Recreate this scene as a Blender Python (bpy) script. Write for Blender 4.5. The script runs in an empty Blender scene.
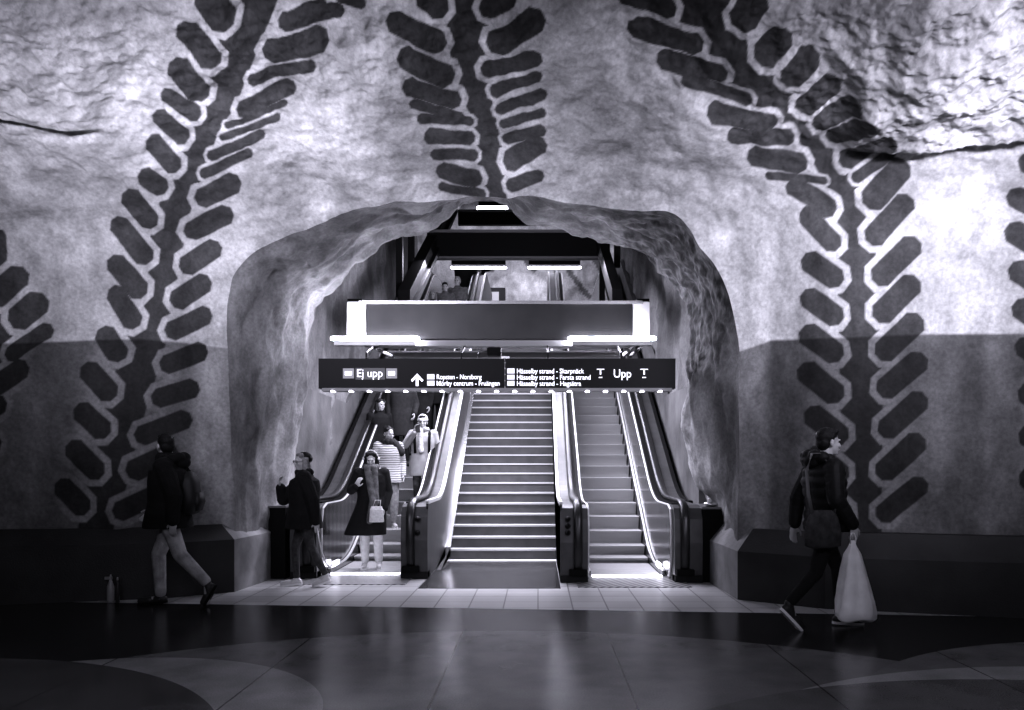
import bpy, bmesh, math, random
import numpy as np
from mathutils import Vector, Matrix, Euler

random.seed(7)
R = math.radians
C = bpy.context.scene.collection
scene = bpy.context.scene
# camera constants measured from the photograph: eye height 1.5 m, focal length 800 px,
# axis through (538, 463) of the 1024 x 710 frame
CX, CH, CF, EYE = 538.0, 463.0, 800.0, 1.5
TINT = (0.945, 0.925, 1.10)

def at(px, py, Y):
    """the world point that lies Y metres down the hall on the sight line through a photo point"""
    return Vector(((px - CX) * Y / CF, Y, EYE - (py - CH) * Y / CF))

# ------------------------------------------------------------------ materials
MATS = {}
def mat(name, col=0.5, rough=0.5, metal=0.0, var=0.0, vscale=4.0, bump=0.0, bscale=40.0,
        emit=0.0, spec=0.5, stretch=(1, 1, 1), trans=0.0, coat=0.0):
    if name in MATS: return MATS[name]
    m = bpy.data.materials.new(name); m.use_nodes = True
    nt = m.node_tree; b = nt.nodes['Principled BSDF']
    c = (col, col, col) if not isinstance(col, tuple) else col
    b.inputs['Base Color'].default_value = (*c, 1)
    b.inputs['Roughness'].default_value = rough
    b.inputs['Metallic'].default_value = metal
    b.inputs['Specular IOR Level'].default_value = spec
    b.inputs['Coat Weight'].default_value = coat
    if trans: b.inputs['Transmission Weight'].default_value = trans
    if emit:
        b.inputs['Emission Color'].default_value = (*TINT, 1)
        b.inputs['Emission Strength'].default_value = emit
    tc = nt.nodes.new('ShaderNodeTexCoord'); mp = nt.nodes.new('ShaderNodeMapping')
    mp.inputs['Scale'].default_value = stretch
    nt.links.new(tc.outputs['Object'], mp.inputs['Vector'])
    if var:
        n = nt.nodes.new('ShaderNodeTexNoise'); n.inputs['Scale'].default_value = vscale
        n.inputs['Detail'].default_value = 6
        nt.links.new(mp.outputs[0], n.inputs['Vector'])
        mr = nt.nodes.new('ShaderNodeMapRange')
        mr.inputs['From Min'].default_value = 0.3; mr.inputs['From Max'].default_value = 0.7
        mr.inputs['To Min'].default_value = 1 - var; mr.inputs['To Max'].default_value = 1 + var
        nt.links.new(n.outputs['Fac'], mr.inputs['Value'])
        mx = nt.nodes.new('ShaderNodeMix'); mx.data_type = 'RGBA'; mx.blend_type = 'MULTIPLY'
        mx.inputs['Factor'].default_value = 1.0
        mx.inputs['A'].default_value = (*c, 1)
        nt.links.new(mr.outputs[0], mx.inputs['B'])
        nt.links.new(mx.outputs['Result'], b.inputs['Base Color'])
    if bump:
        n2 = nt.nodes.new('ShaderNodeTexNoise'); n2.inputs['Scale'].default_value = bscale
        n2.inputs['Detail'].default_value = 5
        nt.links.new(mp.outputs[0], n2.inputs['Vector'])
        bp = nt.nodes.new('ShaderNodeBump'); bp.inputs['Strength'].default_value = bump
        bp.inputs['Distance'].default_value = 0.02
        nt.links.new(n2.outputs['Fac'], bp.inputs['Height'])
        nt.links.new(bp.outputs[0], b.inputs['Normal'])
    MATS[name] = m
    return m

def stripe_mat(name, col, rough, metal, axis, scale, strength=0.5, dark=0.6, rot=(0, 0, 0)):
    """ribbed metal: fine grooves along one direction"""
    m = mat(name, col, rough, metal)
    nt = m.node_tree; b = nt.nodes['Principled BSDF']
    tc = nt.nodes.new('ShaderNodeTexCoord'); mp = nt.nodes.new('ShaderNodeMapping')
    mp.inputs['Rotation'].default_value = rot
    nt.links.new(tc.outputs['Object'], mp.inputs['Vector'])
    w = nt.nodes.new('ShaderNodeTexWave'); w.bands_direction = axis
    w.inputs['Scale'].default_value = scale
    nt.links.new(mp.outputs[0], w.inputs['Vector'])
    mr = nt.nodes.new('ShaderNodeMapRange'); mr.inputs['To Min'].default_value = dark * col; mr.inputs['To Max'].default_value = col
    nt.links.new(w.outputs['Fac'], mr.inputs['Value'])
    nt.links.new(mr.outputs[0], b.inputs['Base Color'])
    bp = nt.nodes.new('ShaderNodeBump'); bp.inputs['Strength'].default_value = strength; bp.inputs['Distance'].default_value = 0.01
    nt.links.new(w.outputs['Fac'], bp.inputs['Height']); nt.links.new(bp.outputs[0], b.inputs['Normal'])
    return m

# ------------------------------------------------------------------ object helpers
def tag(o, label=None, cat=None, group=None, kind=None):
    if label: o['label'] = label
    if cat: o['category'] = cat
    if group: o['group'] = group
    if kind: o['kind'] = kind
    return o

def thing(name, label, cat, loc=(0, 0, 0), rz=0.0, group=None):
    o = bpy.data.objects.new(name, None); C.objects.link(o)
    o.location = loc; o.rotation_euler = (0, 0, rz); o.empty_display_size = 0.1
    return tag(o, label, cat, group)

def link(name, me, m, parent=None, smooth=False, loc=None):
    o = bpy.data.objects.new(name, me); C.objects.link(o)
    me.materials.clear(); me.materials.append(m)
    if smooth:
        me.polygons.foreach_set('use_smooth', [True] * len(me.polygons))
    if parent is not None: o.parent = parent
    if loc is not None: o.location = loc
    return o

def obj(name, bm, m, parent=None, smooth=False, loc=None, bevel=0.0):
    if bevel:
        try:
            bmesh.ops.bevel(bm, geom=list(bm.edges), offset=bevel, segments=2, affect='EDGES', clamp_overlap=True)
        except Exception: pass
    bmesh.ops.recalc_face_normals(bm, faces=list(bm.faces))
    me = bpy.data.meshes.new(name); bm.to_mesh(me); bm.free()
    return link(name, me, m, parent, smooth, loc)

def B(): return bmesh.new()

def box(bm, x0, x1, y0, y1, z0, z1):
    v = [bm.verts.new((x, y, z)) for x in (x0, x1) for y in (y0, y1) for z in (z0, z1)]
    for f in ((0, 1, 3, 2), (4, 6, 7, 5), (0, 4, 5, 1), (2, 3, 7, 6), (0, 2, 6, 4), (1, 5, 7, 3)):
        bm.faces.new([v[i] for i in f])
    return bm

def prism_x(bm, yz, x0, x1):
    """closed (Y,Z) outline extruded across X"""
    a = [bm.verts.new((x0, y, z)) for y, z in yz]; b = [bm.verts.new((x1, y, z)) for y, z in yz]
    n = len(yz)
    for i in range(n): bm.faces.new((a[i], a[(i + 1) % n], b[(i + 1) % n], b[i]))
    f1 = bm.faces.new(a); f2 = bm.faces.new(list(reversed(b)))
    bmesh.ops.triangulate(bm, faces=[f1, f2])
    return bm

def ribbon_x(bm, path, x0, x1, t0, t1):
    """a slab that follows a (Y,Z) path: spans X x0..x1 and, measured vertically, Z+t0..Z+t1"""
    rows = []
    for y, z in path:
        rows.append([bm.verts.new(p) for p in ((x0, y, z + t0), (x1, y, z + t0), (x1, y, z + t1), (x0, y, z + t1))])
    for a, b in zip(rows, rows[1:]):
        for i in range(4): bm.faces.new((a[i], a[(i + 1) % 4], b[(i + 1) % 4], b[i]))
    bm.faces.new(rows[0]); bm.faces.new(list(reversed(rows[-1])))
    return bm

def frame_of(d):
    d = d.normalized()
    u = Vector((0, 0, 1)) if abs(d.z) < 0.9 else Vector((1, 0, 0))
    s = d.cross(u).normalized(); t = s.cross(d).normalized()
    return s, t

def tube(bm, pts, r, seg=10, ry=None, up=None):
    """swept oval tube along points"""
    pts = [Vector(p) for p in pts]; ry = ry or r
    rings = []
    for i, p in enumerate(pts):
        d = (pts[min(i + 1, len(pts) - 1)] - pts[max(i - 1, 0)])
        if up is not None:
            s = Vector(up).normalized(); t = d.normalized().cross(s).normalized()
        else: s, t = frame_of(d)
        rings.append([bm.verts.new(p + s * r * math.cos(a) + t * ry * math.sin(a)) for a in (2 * math.pi * k / seg for k in range(seg))])
    for a, b in zip(rings, rings[1:]):
        for k in range(seg): bm.faces.new((a[k], a[(k + 1) % seg], b[(k + 1) % seg], b[k]))
    bm.faces.new(rings[0]); bm.faces.new(list(reversed(rings[-1])))
    return bm

def cap(bm, p0, r0, p1, r1, seg=12):
    """tapered limb with round ends"""
    p0 = Vector(p0); p1 = Vector(p1); d = p1 - p0
    if d.length < 1e-5: d = Vector((0, 0, 1e-4)); p1 = p0 + d
    n = d.normalized(); s, t = frame_of(d)
    rings = []
    for c, r, sg, ks in ((p0, r0, -1, (75, 50, 25)), (p0, r0, 0, (0,)), (p1, r1, 0, (0,)), (p1, r1, 1, (25, 50, 75))):
        for k in ks:
            a = R(k); rr = r * math.cos(a); o = c + n * (sg * r * math.sin(a))
            rings.append([bm.verts.new(o + s * rr * math.cos(q) + t * rr * math.sin(q)) for q in (2 * math.pi * j / seg for j in range(seg))])
    for a, b in zip(rings, rings[1:]):
        for k in range(seg): bm.faces.new((a[k], a[(k + 1) % seg], b[(k + 1) % seg], b[k]))
    bm.faces.new(list(reversed(rings[0]))); bm.faces.new(rings[-1])
    return bm

def ell(bm, c, r, M=None, sub=2):
    g = bmesh.ops.create_icosphere(bm, subdivisions=sub, radius=1.0)
    S = Matrix.Diagonal((r[0], r[1], r[2], 1)); T = Matrix.Translation(c)
    bmesh.ops.transform(bm, matrix=T @ (M.to_4x4() if M else Matrix.Identity(4)) @ S, verts=g['verts'])
    return bm

def loft(bm, rings, seg=24, pw=2.0):
    """stack of oval rings (centre, rx, ry), closed at both ends"""
    rr = []
    for c, rx, ry in rings:
        c = Vector(c); row = []
        for k in range(seg):
            a = 2 * math.pi * k / seg; ca, sa = math.cos(a), math.sin(a)
            row.append(bm.verts.new(c + Vector((rx * math.copysign(abs(ca) ** (2 / pw), ca), ry * math.copysign(abs(sa) ** (2 / pw), sa), 0))))
        rr.append(row)
    for a, b in zip(rr, rr[1:]):
        for k in range(seg): bm.faces.new((a[k], a[(k + 1) % seg], b[(k + 1) % seg], b[k]))
    bm.faces.new(list(reversed(rr[0]))); bm.faces.new(rr[-1])
    return bm

def fused(bm, voxel=0.008, smooth=3):
    """fuse overlapping closed shapes into one continuous skin"""
    bmesh.ops.recalc_face_normals(bm, faces=list(bm.faces))
    me = bpy.data.meshes.new('fuse'); bm.to_mesh(me); bm.free()
    o = bpy.data.objects.new('fuse', me); C.objects.link(o)
    m = o.modifiers.new('r', 'REMESH'); m.mode = 'VOXEL'; m.voxel_size = voxel; m.use_smooth_shade = True
    if smooth:
        s = o.modifiers.new('s', 'SMOOTH'); s.factor = 0.5; s.iterations = smooth
    dg = bpy.context.evaluated_depsgraph_get(); dg.update()
    out = bpy.data.meshes.new_from_object(o.evaluated_get(dg))
    bpy.data.objects.remove(o); bpy.data.meshes.remove(me)
    return out

# ------------------------------------------------------------------ numpy gradient noise
_rng = np.random.default_rng(11)
_perm = np.concatenate([_rng.permutation(512)] * 3)
_grad = _rng.normal(size=(512, 3)); _grad /= np.linalg.norm(_grad, axis=1)[:, None]
def perlin(p):
    i = np.floor(p).astype(np.int64); f = p - i; i &= 511
    u = f * f * f * (f * (f * 6 - 15) + 10)
    out = 0
    for dx in (0, 1):
        for dy in (0, 1):
            for dz in (0, 1):
                h = _perm[(_perm[(_perm[(i[:, 0] + dx) & 511] + i[:, 1] + dy) & 511] + i[:, 2] + dz) & 511]
                g = _grad[h]
                dot = g[:, 0] * (f[:, 0] - dx) + g[:, 1] * (f[:, 1] - dy) + g[:, 2] * (f[:, 2] - dz)
                w = (u[:, 0] if dx else 1 - u[:, 0]) * (u[:, 1] if dy else 1 - u[:, 1]) * (u[:, 2] if dz else 1 - u[:, 2])
                out = out + w * dot
    return out
def fbm(p, octv=4, lac=2.1, gain=0.5):
    a = 1.0; s = 0.0; q = p.copy()
    for _ in range(octv):
        s = s + a * perlin(q); q = q * lac + 17.3; a *= gain
    return s
def ridged(p, octv=4):
    a = 1.0; s = 0.0; q = p.copy()
    for _ in range(octv):
        s = s + a * (1 - 2 * np.abs(perlin(q))); q = q * 2.1 + 9.1; a *= 0.5
    return s - 1.0

def grid_object(name, V, nrow, ncol, keep, m, colour=None, parent=None):
    """V is (nrow*ncol,3); keep is (nrow-1, ncol-1) bool"""
    idx = np.arange(nrow * ncol).reshape(nrow, ncol)
    q = np.stack([idx[:-1, :-1], idx[:-1, 1:], idx[1:, 1:], idx[1:, :-1]], -1)[keep]
    used = np.unique(q); remap = -np.ones(nrow * ncol, np.int64); remap[used] = np.arange(len(used))
    q = remap[q]; me = bpy.data.meshes.new(name)
    me.vertices.add(len(used)); me.vertices.foreach_set('co', V[used].astype(np.float32).ravel())
    me.loops.add(q.size); me.loops.foreach_set('vertex_index', q.ravel().astype(np.int32))
    me.polygons.add(len(q)); me.polygons.foreach_set('loop_start', np.arange(0, q.size, 4, dtype=np.int32))
    me.polygons.foreach_set('use_smooth', np.ones(len(q), bool))
    me.update(calc_edges=True)
    if colour is not None:
        ca = me.color_attributes.new('paint', 'FLOAT_COLOR', 'POINT')
        c = np.ones((len(used), 4), np.float32); c[:, :colour.shape[1]] = colour[used]
        ca.data.foreach_set('color', c.ravel())
    return link(name, me, m, parent)
# ================================================================== ROCK HALL
def rock_material(name, mott=0.35, bump=0.35):
    m = bpy.data.materials.new(name); m.use_nodes = True; nt = m.node_tree; L = nt.links.new
    b = nt.nodes['Principled BSDF']; b.inputs['Roughness'].default_value = 0.78; b.inputs['Specular IOR Level'].default_value = 0.25
    at_ = nt.nodes.new('ShaderNodeAttribute'); at_.attribute_name = 'paint'
    sep = nt.nodes.new('ShaderNodeSeparateColor'); L(at_.outputs['Color'], sep.inputs[0])
    tc = nt.nodes.new('ShaderNodeTexCoord')
    def noise(scale, detail, stretch=(1, 1, 1)):
        mp = nt.nodes.new('ShaderNodeMapping'); mp.inputs['Scale'].default_value = stretch
        L(tc.outputs['Object'], mp.inputs[0])
        n = nt.nodes.new('ShaderNodeTexNoise'); n.inputs['Scale'].default_value = scale; n.inputs['Detail'].default_value = detail
        n.inputs['Roughness'].default_value = 0.6
        L(mp.outputs[0], n.inputs['Vector']); return n
    def rng(src, a, c, lo, hi):
        r = nt.nodes.new('ShaderNodeMapRange'); r.inputs['From Min'].default_value = a; r.inputs['From Max'].default_value = c
        r.inputs['To Min'].default_value = lo; r.inputs['To Max'].default_value = hi
        L(src, r.inputs['Value']); return r.outputs[0]
    def mul(a, c):
        k = nt.nodes.new('ShaderNodeMath'); k.operation = 'MULTIPLY'; L(a, k.inputs[0]); L(c, k.inputs[1]); return k.outputs[0]
    big = rng(noise(0.9, 5, (1, 1, 0.55)).outputs['Fac'], 0.32, 0.68, 1 - mott, 1 + mott)
    mid = rng(noise(4.0, 6, (1, 1, 0.6)).outputs['Fac'], 0.3, 0.7, 1 - mott * 0.6, 1 + mott * 0.6)
    fine = rng(noise(26, 5).outputs['Fac'], 0.3, 0.7, 0.78, 1.22)
    v = mul(mul(mul(sep.outputs[0], big), mid), fine)
    L(v, b.inputs['Base Color'])
    bp = nt.nodes.new('ShaderNodeBump'); bp.inputs['Distance'].default_value = 0.035
    n1 = noise(14, 8); L(n1.outputs['Fac'], bp.inputs['Height'])
    st = nt.nodes.new('ShaderNodeMath'); st.operation = 'MULTIPLY'; L(sep.outputs[1], st.inputs[0]); st.inputs[1].default_value = bump
    L(st.outputs[0], bp.inputs['Strength']); L(bp.outputs[0], b.inputs['Normal'])
    return m
ROCK = rock_material('painted_rock', 0.48, 0.5)
ROCK2 = rock_material('bare_rock', 0.42, 0.5)

# plan line of the foot of the hall wall, X -> Y (it flares towards the viewer left and right)
PX = np.array([-14, -8, -5.7, -4.16, -3.52, -2.6, -1.0, 1.2, 2.19, 3.0, 4.7, 7, 11])
PY = np.array([7.0, 7.95, 8.45, 8.82, 9.28, 9.42, 9.35, 9.05, 8.78, 8.20, 7.74, 7.3, 6.5])
_xs = np.linspace(-14, 11, 2501); _ys = np.interp(_xs, PX, PY)
_k = np.hanning(41); _k /= _k.sum(); _yp = np.convolve(np.pad(_ys, 20, mode='edge'), _k, 'valid')
def foot(X): return np.interp(X, _xs, _yp) + 0.22

# section of wall and vault: height Z and offset in Y (negative = leaning out over the hall)
PZ = np.array([0.3, 1.5, 2.8, 3.5, 4.05, 4.40, 4.66, 4.86, 5.10, 5.45, 5.85, 6.1, 6.25, 6.3, 6.2])
PD = np.array([0.10, 0.0, 0.0, -0.08, -0.30, -0.72, -1.28, -1.85, -2.35, -2.95, -3.7, -5.0, -7.0, -10.0, -14.0])
_s = np.concatenate([[0], np.cumsum(np.hypot(np.diff(PZ), np.diff(PD)))])
_vv = np.linspace(0, _s[-1], 3001)
def _sm(a):
    k = np.hanning(61); k /= k.sum(); p = np.concatenate([2 * a[0] - a[30:0:-1], a, 2 * a[-1] - a[-2:-32:-1]])
    return np.convolve(p, k, 'valid')
_zz = _sm(np.interp(_vv, _s, PZ)); _dd = _sm(np.interp(_vv, _s, PD))
def secZ(v): return np.interp(v, _vv, _zz)
def secD(v): return np.interp(v, _vv, _dd)

def wall_base(u, v):
    return np.stack([u, foot(u) + secD(v), secZ(v)], -1)

def unroll(px, py):
    """where on the unrolled wall (u along the wall, v up the section) a photo point lies"""
    px = np.asarray(px, float); py = np.asarray(py, float)
    Y = np.full(px.shape, 8.8); kmax = np.argmax(_zz)
    for _ in range(60):
        u = (px - CX) * Y / CF; Z = EYE - (py - CH) * Y / CF
        v = np.interp(Z, _zz[:kmax], _vv[:kmax]); Y = 0.5 * Y + 0.5 * (foot(u) + secD(v))
    return u, v

def ledge(pxs, pys, px, py):
    return py - np.interp(px, pxs, pys)      # >0 below the line

def wall_disp(P, px, py):
    """relief of the rock: metres pushed out towards the hall"""
    up = np.clip((150 - py) / 110, 0, 1)                      # vault is rougher than the wall
    rgt = np.clip((px - 740) / 120, 0, 1) * np.clip((175 - py) / 40, 0, 1)
    lft = np.clip((170 - px) / 90, 0, 1) * np.clip((150 - py) / 60, 0, 1)
    low = np.clip((py - 345) / 30, 0, 1)
    q = P * np.array([1, 1, 0.8])
    d = (0.16 + 0.06 * rgt) * fbm(q * 0.75, 2) + 0.07 * rgt * fbm(q * 3.3 + 8, 3) + (0.055 + 0.03 * up) * fbm(q * 2.2 + 5, 3) * (1 - 0.45 * low)
    d = d + (0.012 + 0.02 * up + 0.028 * rgt + 0.022 * lft) * ridged(q * 3.0 + 3, 4) * (1 - 0.6 * low)
    d = d + (0.004 + 0.006 * up + 0.014 * rgt) * fbm(q * 17, 2)
    # ledge of rough rock over the smooth wall, right, and the crack on the left
    e = ledge([820, 850, 900, 960, 1024, 1200], [190, 158, 150, 144, 136, 130], px, py)
    d = d + 0.13 * np.clip(-e / 6, 0, 1) * np.clip((px - 832) / 40, 0, 1) * np.clip((170 + e) / 120, 0, 1)
    e2 = ledge([-200, 0, 60, 105, 120], [110, 119, 126, 131, 136], px, py)
    d = d + 0.09 * np.clip(-e2 / 6, 0, 1) * np.clip((112 - px) / 30, 0, 1) * np.clip((120 + e2) / 80, 0, 1)
    return d

# ---- mural: leaf outlines traced as tapered bars (x1, y1, x2, y2, width), stems as (x, y, width)
LEAVES = [
 # left vine, leaves left of the stem
 (203,-9,227,24,26),(184,25,214,64,25),(175,63,202,99,22),(165,95,196,117,15),(157,117,184,140,16),(151,142,176,167,17),
 (143,174,164,187,16),(129,192,153,222,20),(116,222,145,260,20),(111,261,140,293,20),(111,290,133,324,19),(103,331,120,357,19),
 (89,368,114,396,20),(82,409,109,433,20),(75,446,103,473,20),(62,484,87,509,20),
 # right of the stem
 (283,24,322,5,14),(282,24,340,11,15),(266,56,324,38,24),(251,83,312,65,13),(241,111,291,90,15),(228,126,283,107,7),(223,137,276,120,7),
 (211,155,261,135,10),(204,172,249,152,10),(200,198,237,178,19),(190,231,230,210,19),(184,268,219,245,19),(174,302,207,281,19),
 (167,332,209,314,18),(162,365,203,350,18),(156,399,194,387,18),(142,437,187,418,18),(134,472,175,452,19),(120,512,158,494,18),
 # centre vine
 (340,-1,362,3,11),(422,-6,443,11,22),(391,19,442,44,23),(402,56,450,77,21),(407,85,457,101,18),(413,104,460,119,12),(421,121,470,125,11),
 (428,138,471,143,14),(434,156,474,159,11),(440,172,478,183,15),(442,189,482,196,9),
 (484,6,512,-8,18),(492,42,540,15,26),(485,70,538,56,17),(494,92,538,77,14),(499,112,543,97,13),(503,127,542,115,9),(506,144,542,131,12),
 (508,165,542,144,17),(510,184,540,175,13),
 # right vine, left of the stem
 (622,-4,672,10,20),(632,31,699,45,22),(661,62,723,71,18),(685,79,748,97,14),(711,109,774,121,16),(731,131,791,140,15),(751,154,804,167,18),
 (769,175,825,184,8),(791,186,833,212,18),(806,214,836,246,19),(807,259,838,281,21),(806,295,838,319,21),(805,331,838,356,21),
 (805,368,838,397,21),(811,412,843,439,21),(814,452,845,478,21),(818,492,848,518,20),
 # right of the stem
 (739,24,758,-7,30),(760,56,786,32,25),(786,79,814,54,25),(801,111,836,82,21),(818,128,856,101,17),(832,143,872,114,16),(845,166,889,133,18),
 (857,181,892,155,11),(869,204,904,165,22),(871,240,907,198,20),(877,280,914,242,22),(878,317,915,281,22),(880,355,918,319,22),
 (881,392,920,359,21),(884,432,921,398,21),(884,475,919,439,21),(885,518,923,483,19),
 # vine cut by the right edge
 (1022,158,1052,176,20),(1010,193,1042,212,22),(1009,229,1042,250,22),(1013,268,1046,290,22),(1018,305,1050,328,21),(1020,344,1052,368,21),
 (1022,390,1052,412,21),(1024,432,1054,455,21),(1026,474,1056,497,21),
 (1084,184,1112,158,20),(1082,222,1114,196,22),(1082,258,1114,232,22),(1082,294,1114,268,22),(1084,332,1116,306,22),(1086,370,1118,344,22),(1088,410,1120,384,21),(1088,452,1120,426,21),(1088,494,1120,468,21),
 # vine cut by the left edge
 (-10,300,22,273,22),(12,322,40,299,24),(10,356,48,329,16),(-4,388,28,367,20),(-14,415,6,402,19),(-20,450,0,440,18),
 (-70,268,-34,300,20),(-68,306,-34,338,20),(-74,346,-42,376,20),(-80,388,-48,418,20),(-86,430,-54,460,20),
]
STEMS = [
 [(256,-12,34),(238,40,30),(219,95,27),(206,125,20),(192,160,20),(176,205,22),(164,255,25),(152,305,26),(143,345,26),(131,395,26),(120,445,26),(107,495,26),(98,530,24)],
 [(463,-12,34),(465,20,32),(471,58,26),(473,82,20),(484,120,16),(489,154,18),(494,198,18)],
 [(698,-12,44),(708,17,40),(728,52,30),(753,78,28),(777,100,26),(795,118,22),(812,137,20),(826,158,20),(840,184,18),(853,208,22),(855,240,26),(858,300,28),(860,355,28),(861,415,28),(864,470,28),(866,536,26)],
 [(1066,140,30),(1064,220,30),(1066,300,30),(1070,440,28),(1074,536,24)],
 [(-16,240,30),(-10,330,30),(-22,400,30),(-34,480,30)],
]
EDGE_X = [-300, -60, 34, 96, 137, 191, 230, 330, 600, 742, 773, 838, 920, 1024, 1300]
EDGE_Y = [345, 344, 343, 340, 339, 343, 348, 350, 350, 350, 340, 338, 334.5, 333.5, 333]

def leaf_sd(px, py, x1, y1, x2, y2, w):
    dx, dy = x2 - x1, y2 - y1; L = math.hypot(dx, dy); dx /= L; dy /= L
    mx, my = (x1 + x2) / 2, (y1 + y2) / 2
    a = np.abs((px - mx) * dx + (py - my) * dy) - (L / 2); b = np.abs(-(px - mx) * dy + (py - my) * dx) - w / 2
    q = np.maximum(a, b)
    ch = (a + b + w * 0.30) * 0.7071                     # chamfered corners
    q = np.maximum(q, ch)
    return np.where((a > 0) & (b > 0), np.maximum(np.hypot(a, b), ch), q)

def mural(px, py):
    """paint on the plaster: albedo"""
    low = np.clip((py - np.interp(px, EDGE_X, EDGE_Y)) / 2.4 + 0.5, 0, 1)
    dl = np.full(px.shape, 1e3); wid = np.full(px.shape, 20.0)
    for (x1, y1, x2, y2, w) in LEAVES:
        ww = w + (2.5 if w > 14 else 0.3)
        k = np.where((px > min(x1, x2) - 40) & (px < max(x1, x2) + 40) & (py > min(y1, y2) - 40) & (py < max(y1, y2) + 40))[0]
        if len(k) == 0: continue
        ex = 4.0 / math.hypot(x2 - x1, y2 - y1); d = leaf_sd(px[k], py[k], x1 - (x2 - x1) * ex, y1 - (y2 - y1) * ex, x2 + (x2 - x1) * ex, y2 + (y2 - y1) * ex, ww)
        s = d < dl[k]; dl[k[s]] = d[s]; wid[k[s]] = ww
    st = np.full(px.shape, 1e3)
    for S in STEMS:
        for (x1, y1, w1), (x2, y2, w2) in zip(S, S[1:]):
            k = np.where((px > min(x1, x2) - 60) & (px < max(x1, x2) + 60) & (py > min(y1, y2) - 10) & (py < max(y1, y2) + 10))[0]
            if len(k) == 0: continue
            t = np.clip(((px[k] - x1) * (x2 - x1) + (py[k] - y1) * (y2 - y1)) / ((x2 - x1) ** 2 + (y2 - y1) ** 2), 0, 1)
            d = np.hypot(px[k] - x1 - t * (x2 - x1), py[k] - y1 - t * (y2 - y1)) - (w1 + t * (w2 - w1)) * 0.74
            st[k] = np.minimum(st[k], d)
    gap = np.clip(wid * 0.30, 2.6, 6.6)
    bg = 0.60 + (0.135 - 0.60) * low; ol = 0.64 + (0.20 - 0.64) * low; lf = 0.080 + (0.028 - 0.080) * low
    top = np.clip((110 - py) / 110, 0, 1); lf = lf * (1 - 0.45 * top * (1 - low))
    def band(a, b, w=9): return np.clip((px - a) / w + .5, 0, 1) * np.clip((b - px) / w + .5, 0, 1) * low
    stain = 1 + 1.7 * band(192, 240, 26) + 0.55 * band(736, 768) - 0.30 * band(772, 800) - 0.25 * band(955, 985, 14) + 0.2 * band(985, 1010) - 0.15 * band(40, 75, 20)
    bg = bg * stain; ol = ol * (0.5 + 0.5 * stain)
    def ss(d, w=0.7): return np.clip(0.5 - d / (2 * w), 0, 1)
    c = bg
    c = c + (lf - c) * ss(st)
    near = np.clip((34 - st) / 22, 0, 1)                  # pale outline fades towards the leaf tips
    c = c + (ol - c) * ss(dl - gap) * near
    c = c + (lf - c) * ss(dl)
    return c

# ---- the arch into the escalator tunnel: outer edge (on the wall) and inner edge of the lip
ARCH = [(236,640),(235,525),(230,440),(228,345),(231,290),(240,268),(262,247),(290,232),(310,226),(345,212),(390,202),(430,203),(470,199),(500,197),
        (530,195),(570,203),(600,207),(640,211),(674,215),(690,230),(700,247),(715,265),(728,290),(736,320),(742,355),(741,400),(739,470),(738,525),(738,640)]
INNER = [(275,640),(278,525),(288,470),(297,420),(303,380),(306,345),(310,318),(320,300),(332,290),(356,264),(392,238),(425,227),(448,210),(472,202),
         (503,203),(535,225),(600,238),(631,250),(660,270),(676,286),(690,303),(693,330),(691,370),(687,395),(684,425),(691,455),(700,485),(712,512),(718,640)]
assert len(ARCH) == len(INNER)
def dense(poly, n=14):
    p = np.array(poly, float); q = np.concatenate([[2 * p[0] - p[1]], p, [2 * p[-1] - p[-2]]]); out = []
    for i in range(1, len(q) - 2):
        for t in np.arange(n) / n:
            out.append(0.5 * ((2 * q[i]) + (q[i + 1] - q[i - 1]) * t + (2 * q[i - 1] - 5 * q[i] + 4 * q[i + 1] - q[i + 2]) * t * t + (3 * q[i] - q[i - 1] - 3 * q[i + 1] + q[i + 2]) * t ** 3))
    out.append(p[-1]); return np.array(out)
ARCHD = dense(ARCH); INNERD = dense(INNER); NA = len(ARCHD)
au, av = unroll(ARCHD[:, 0], ARCHD[:, 1])

def inside_poly(x, y, px, py):
    c = np.zeros(x.shape, bool); n = len(px); j = n - 1
    for i in range(n):
        m = ((py[i] > y) != (py[j] > y))
        with np.errstate(divide='ignore', invalid='ignore'):
            c ^= m & (x < (px[j] - px[i]) * (y - py[i]) / (py[j] - py[i]) + px[i])
        j = i
    return c

def wall_surface(u, v):
    P = wall_base(u, v)
    px = CX + P[:, 0] * CF / np.maximum(P[:, 1], 0.6); py = CH - (P[:, 2] - EYE) * CF / np.maximum(P[:, 1], 0.6)
    # direction towards the hall, square to the section
    e = 0.02; n = np.stack([0 * u, -(secZ(v + e) - secZ(v - e)), secD(v + e) - secD(v - e)], -1)
    n /= np.linalg.norm(n, axis=1)[:, None] + 1e-9
    d = wall_disp(P, px, py)
    # keep the rim of the arch calm and slightly rounded
    return P + n * d[:, None], px, py

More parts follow.
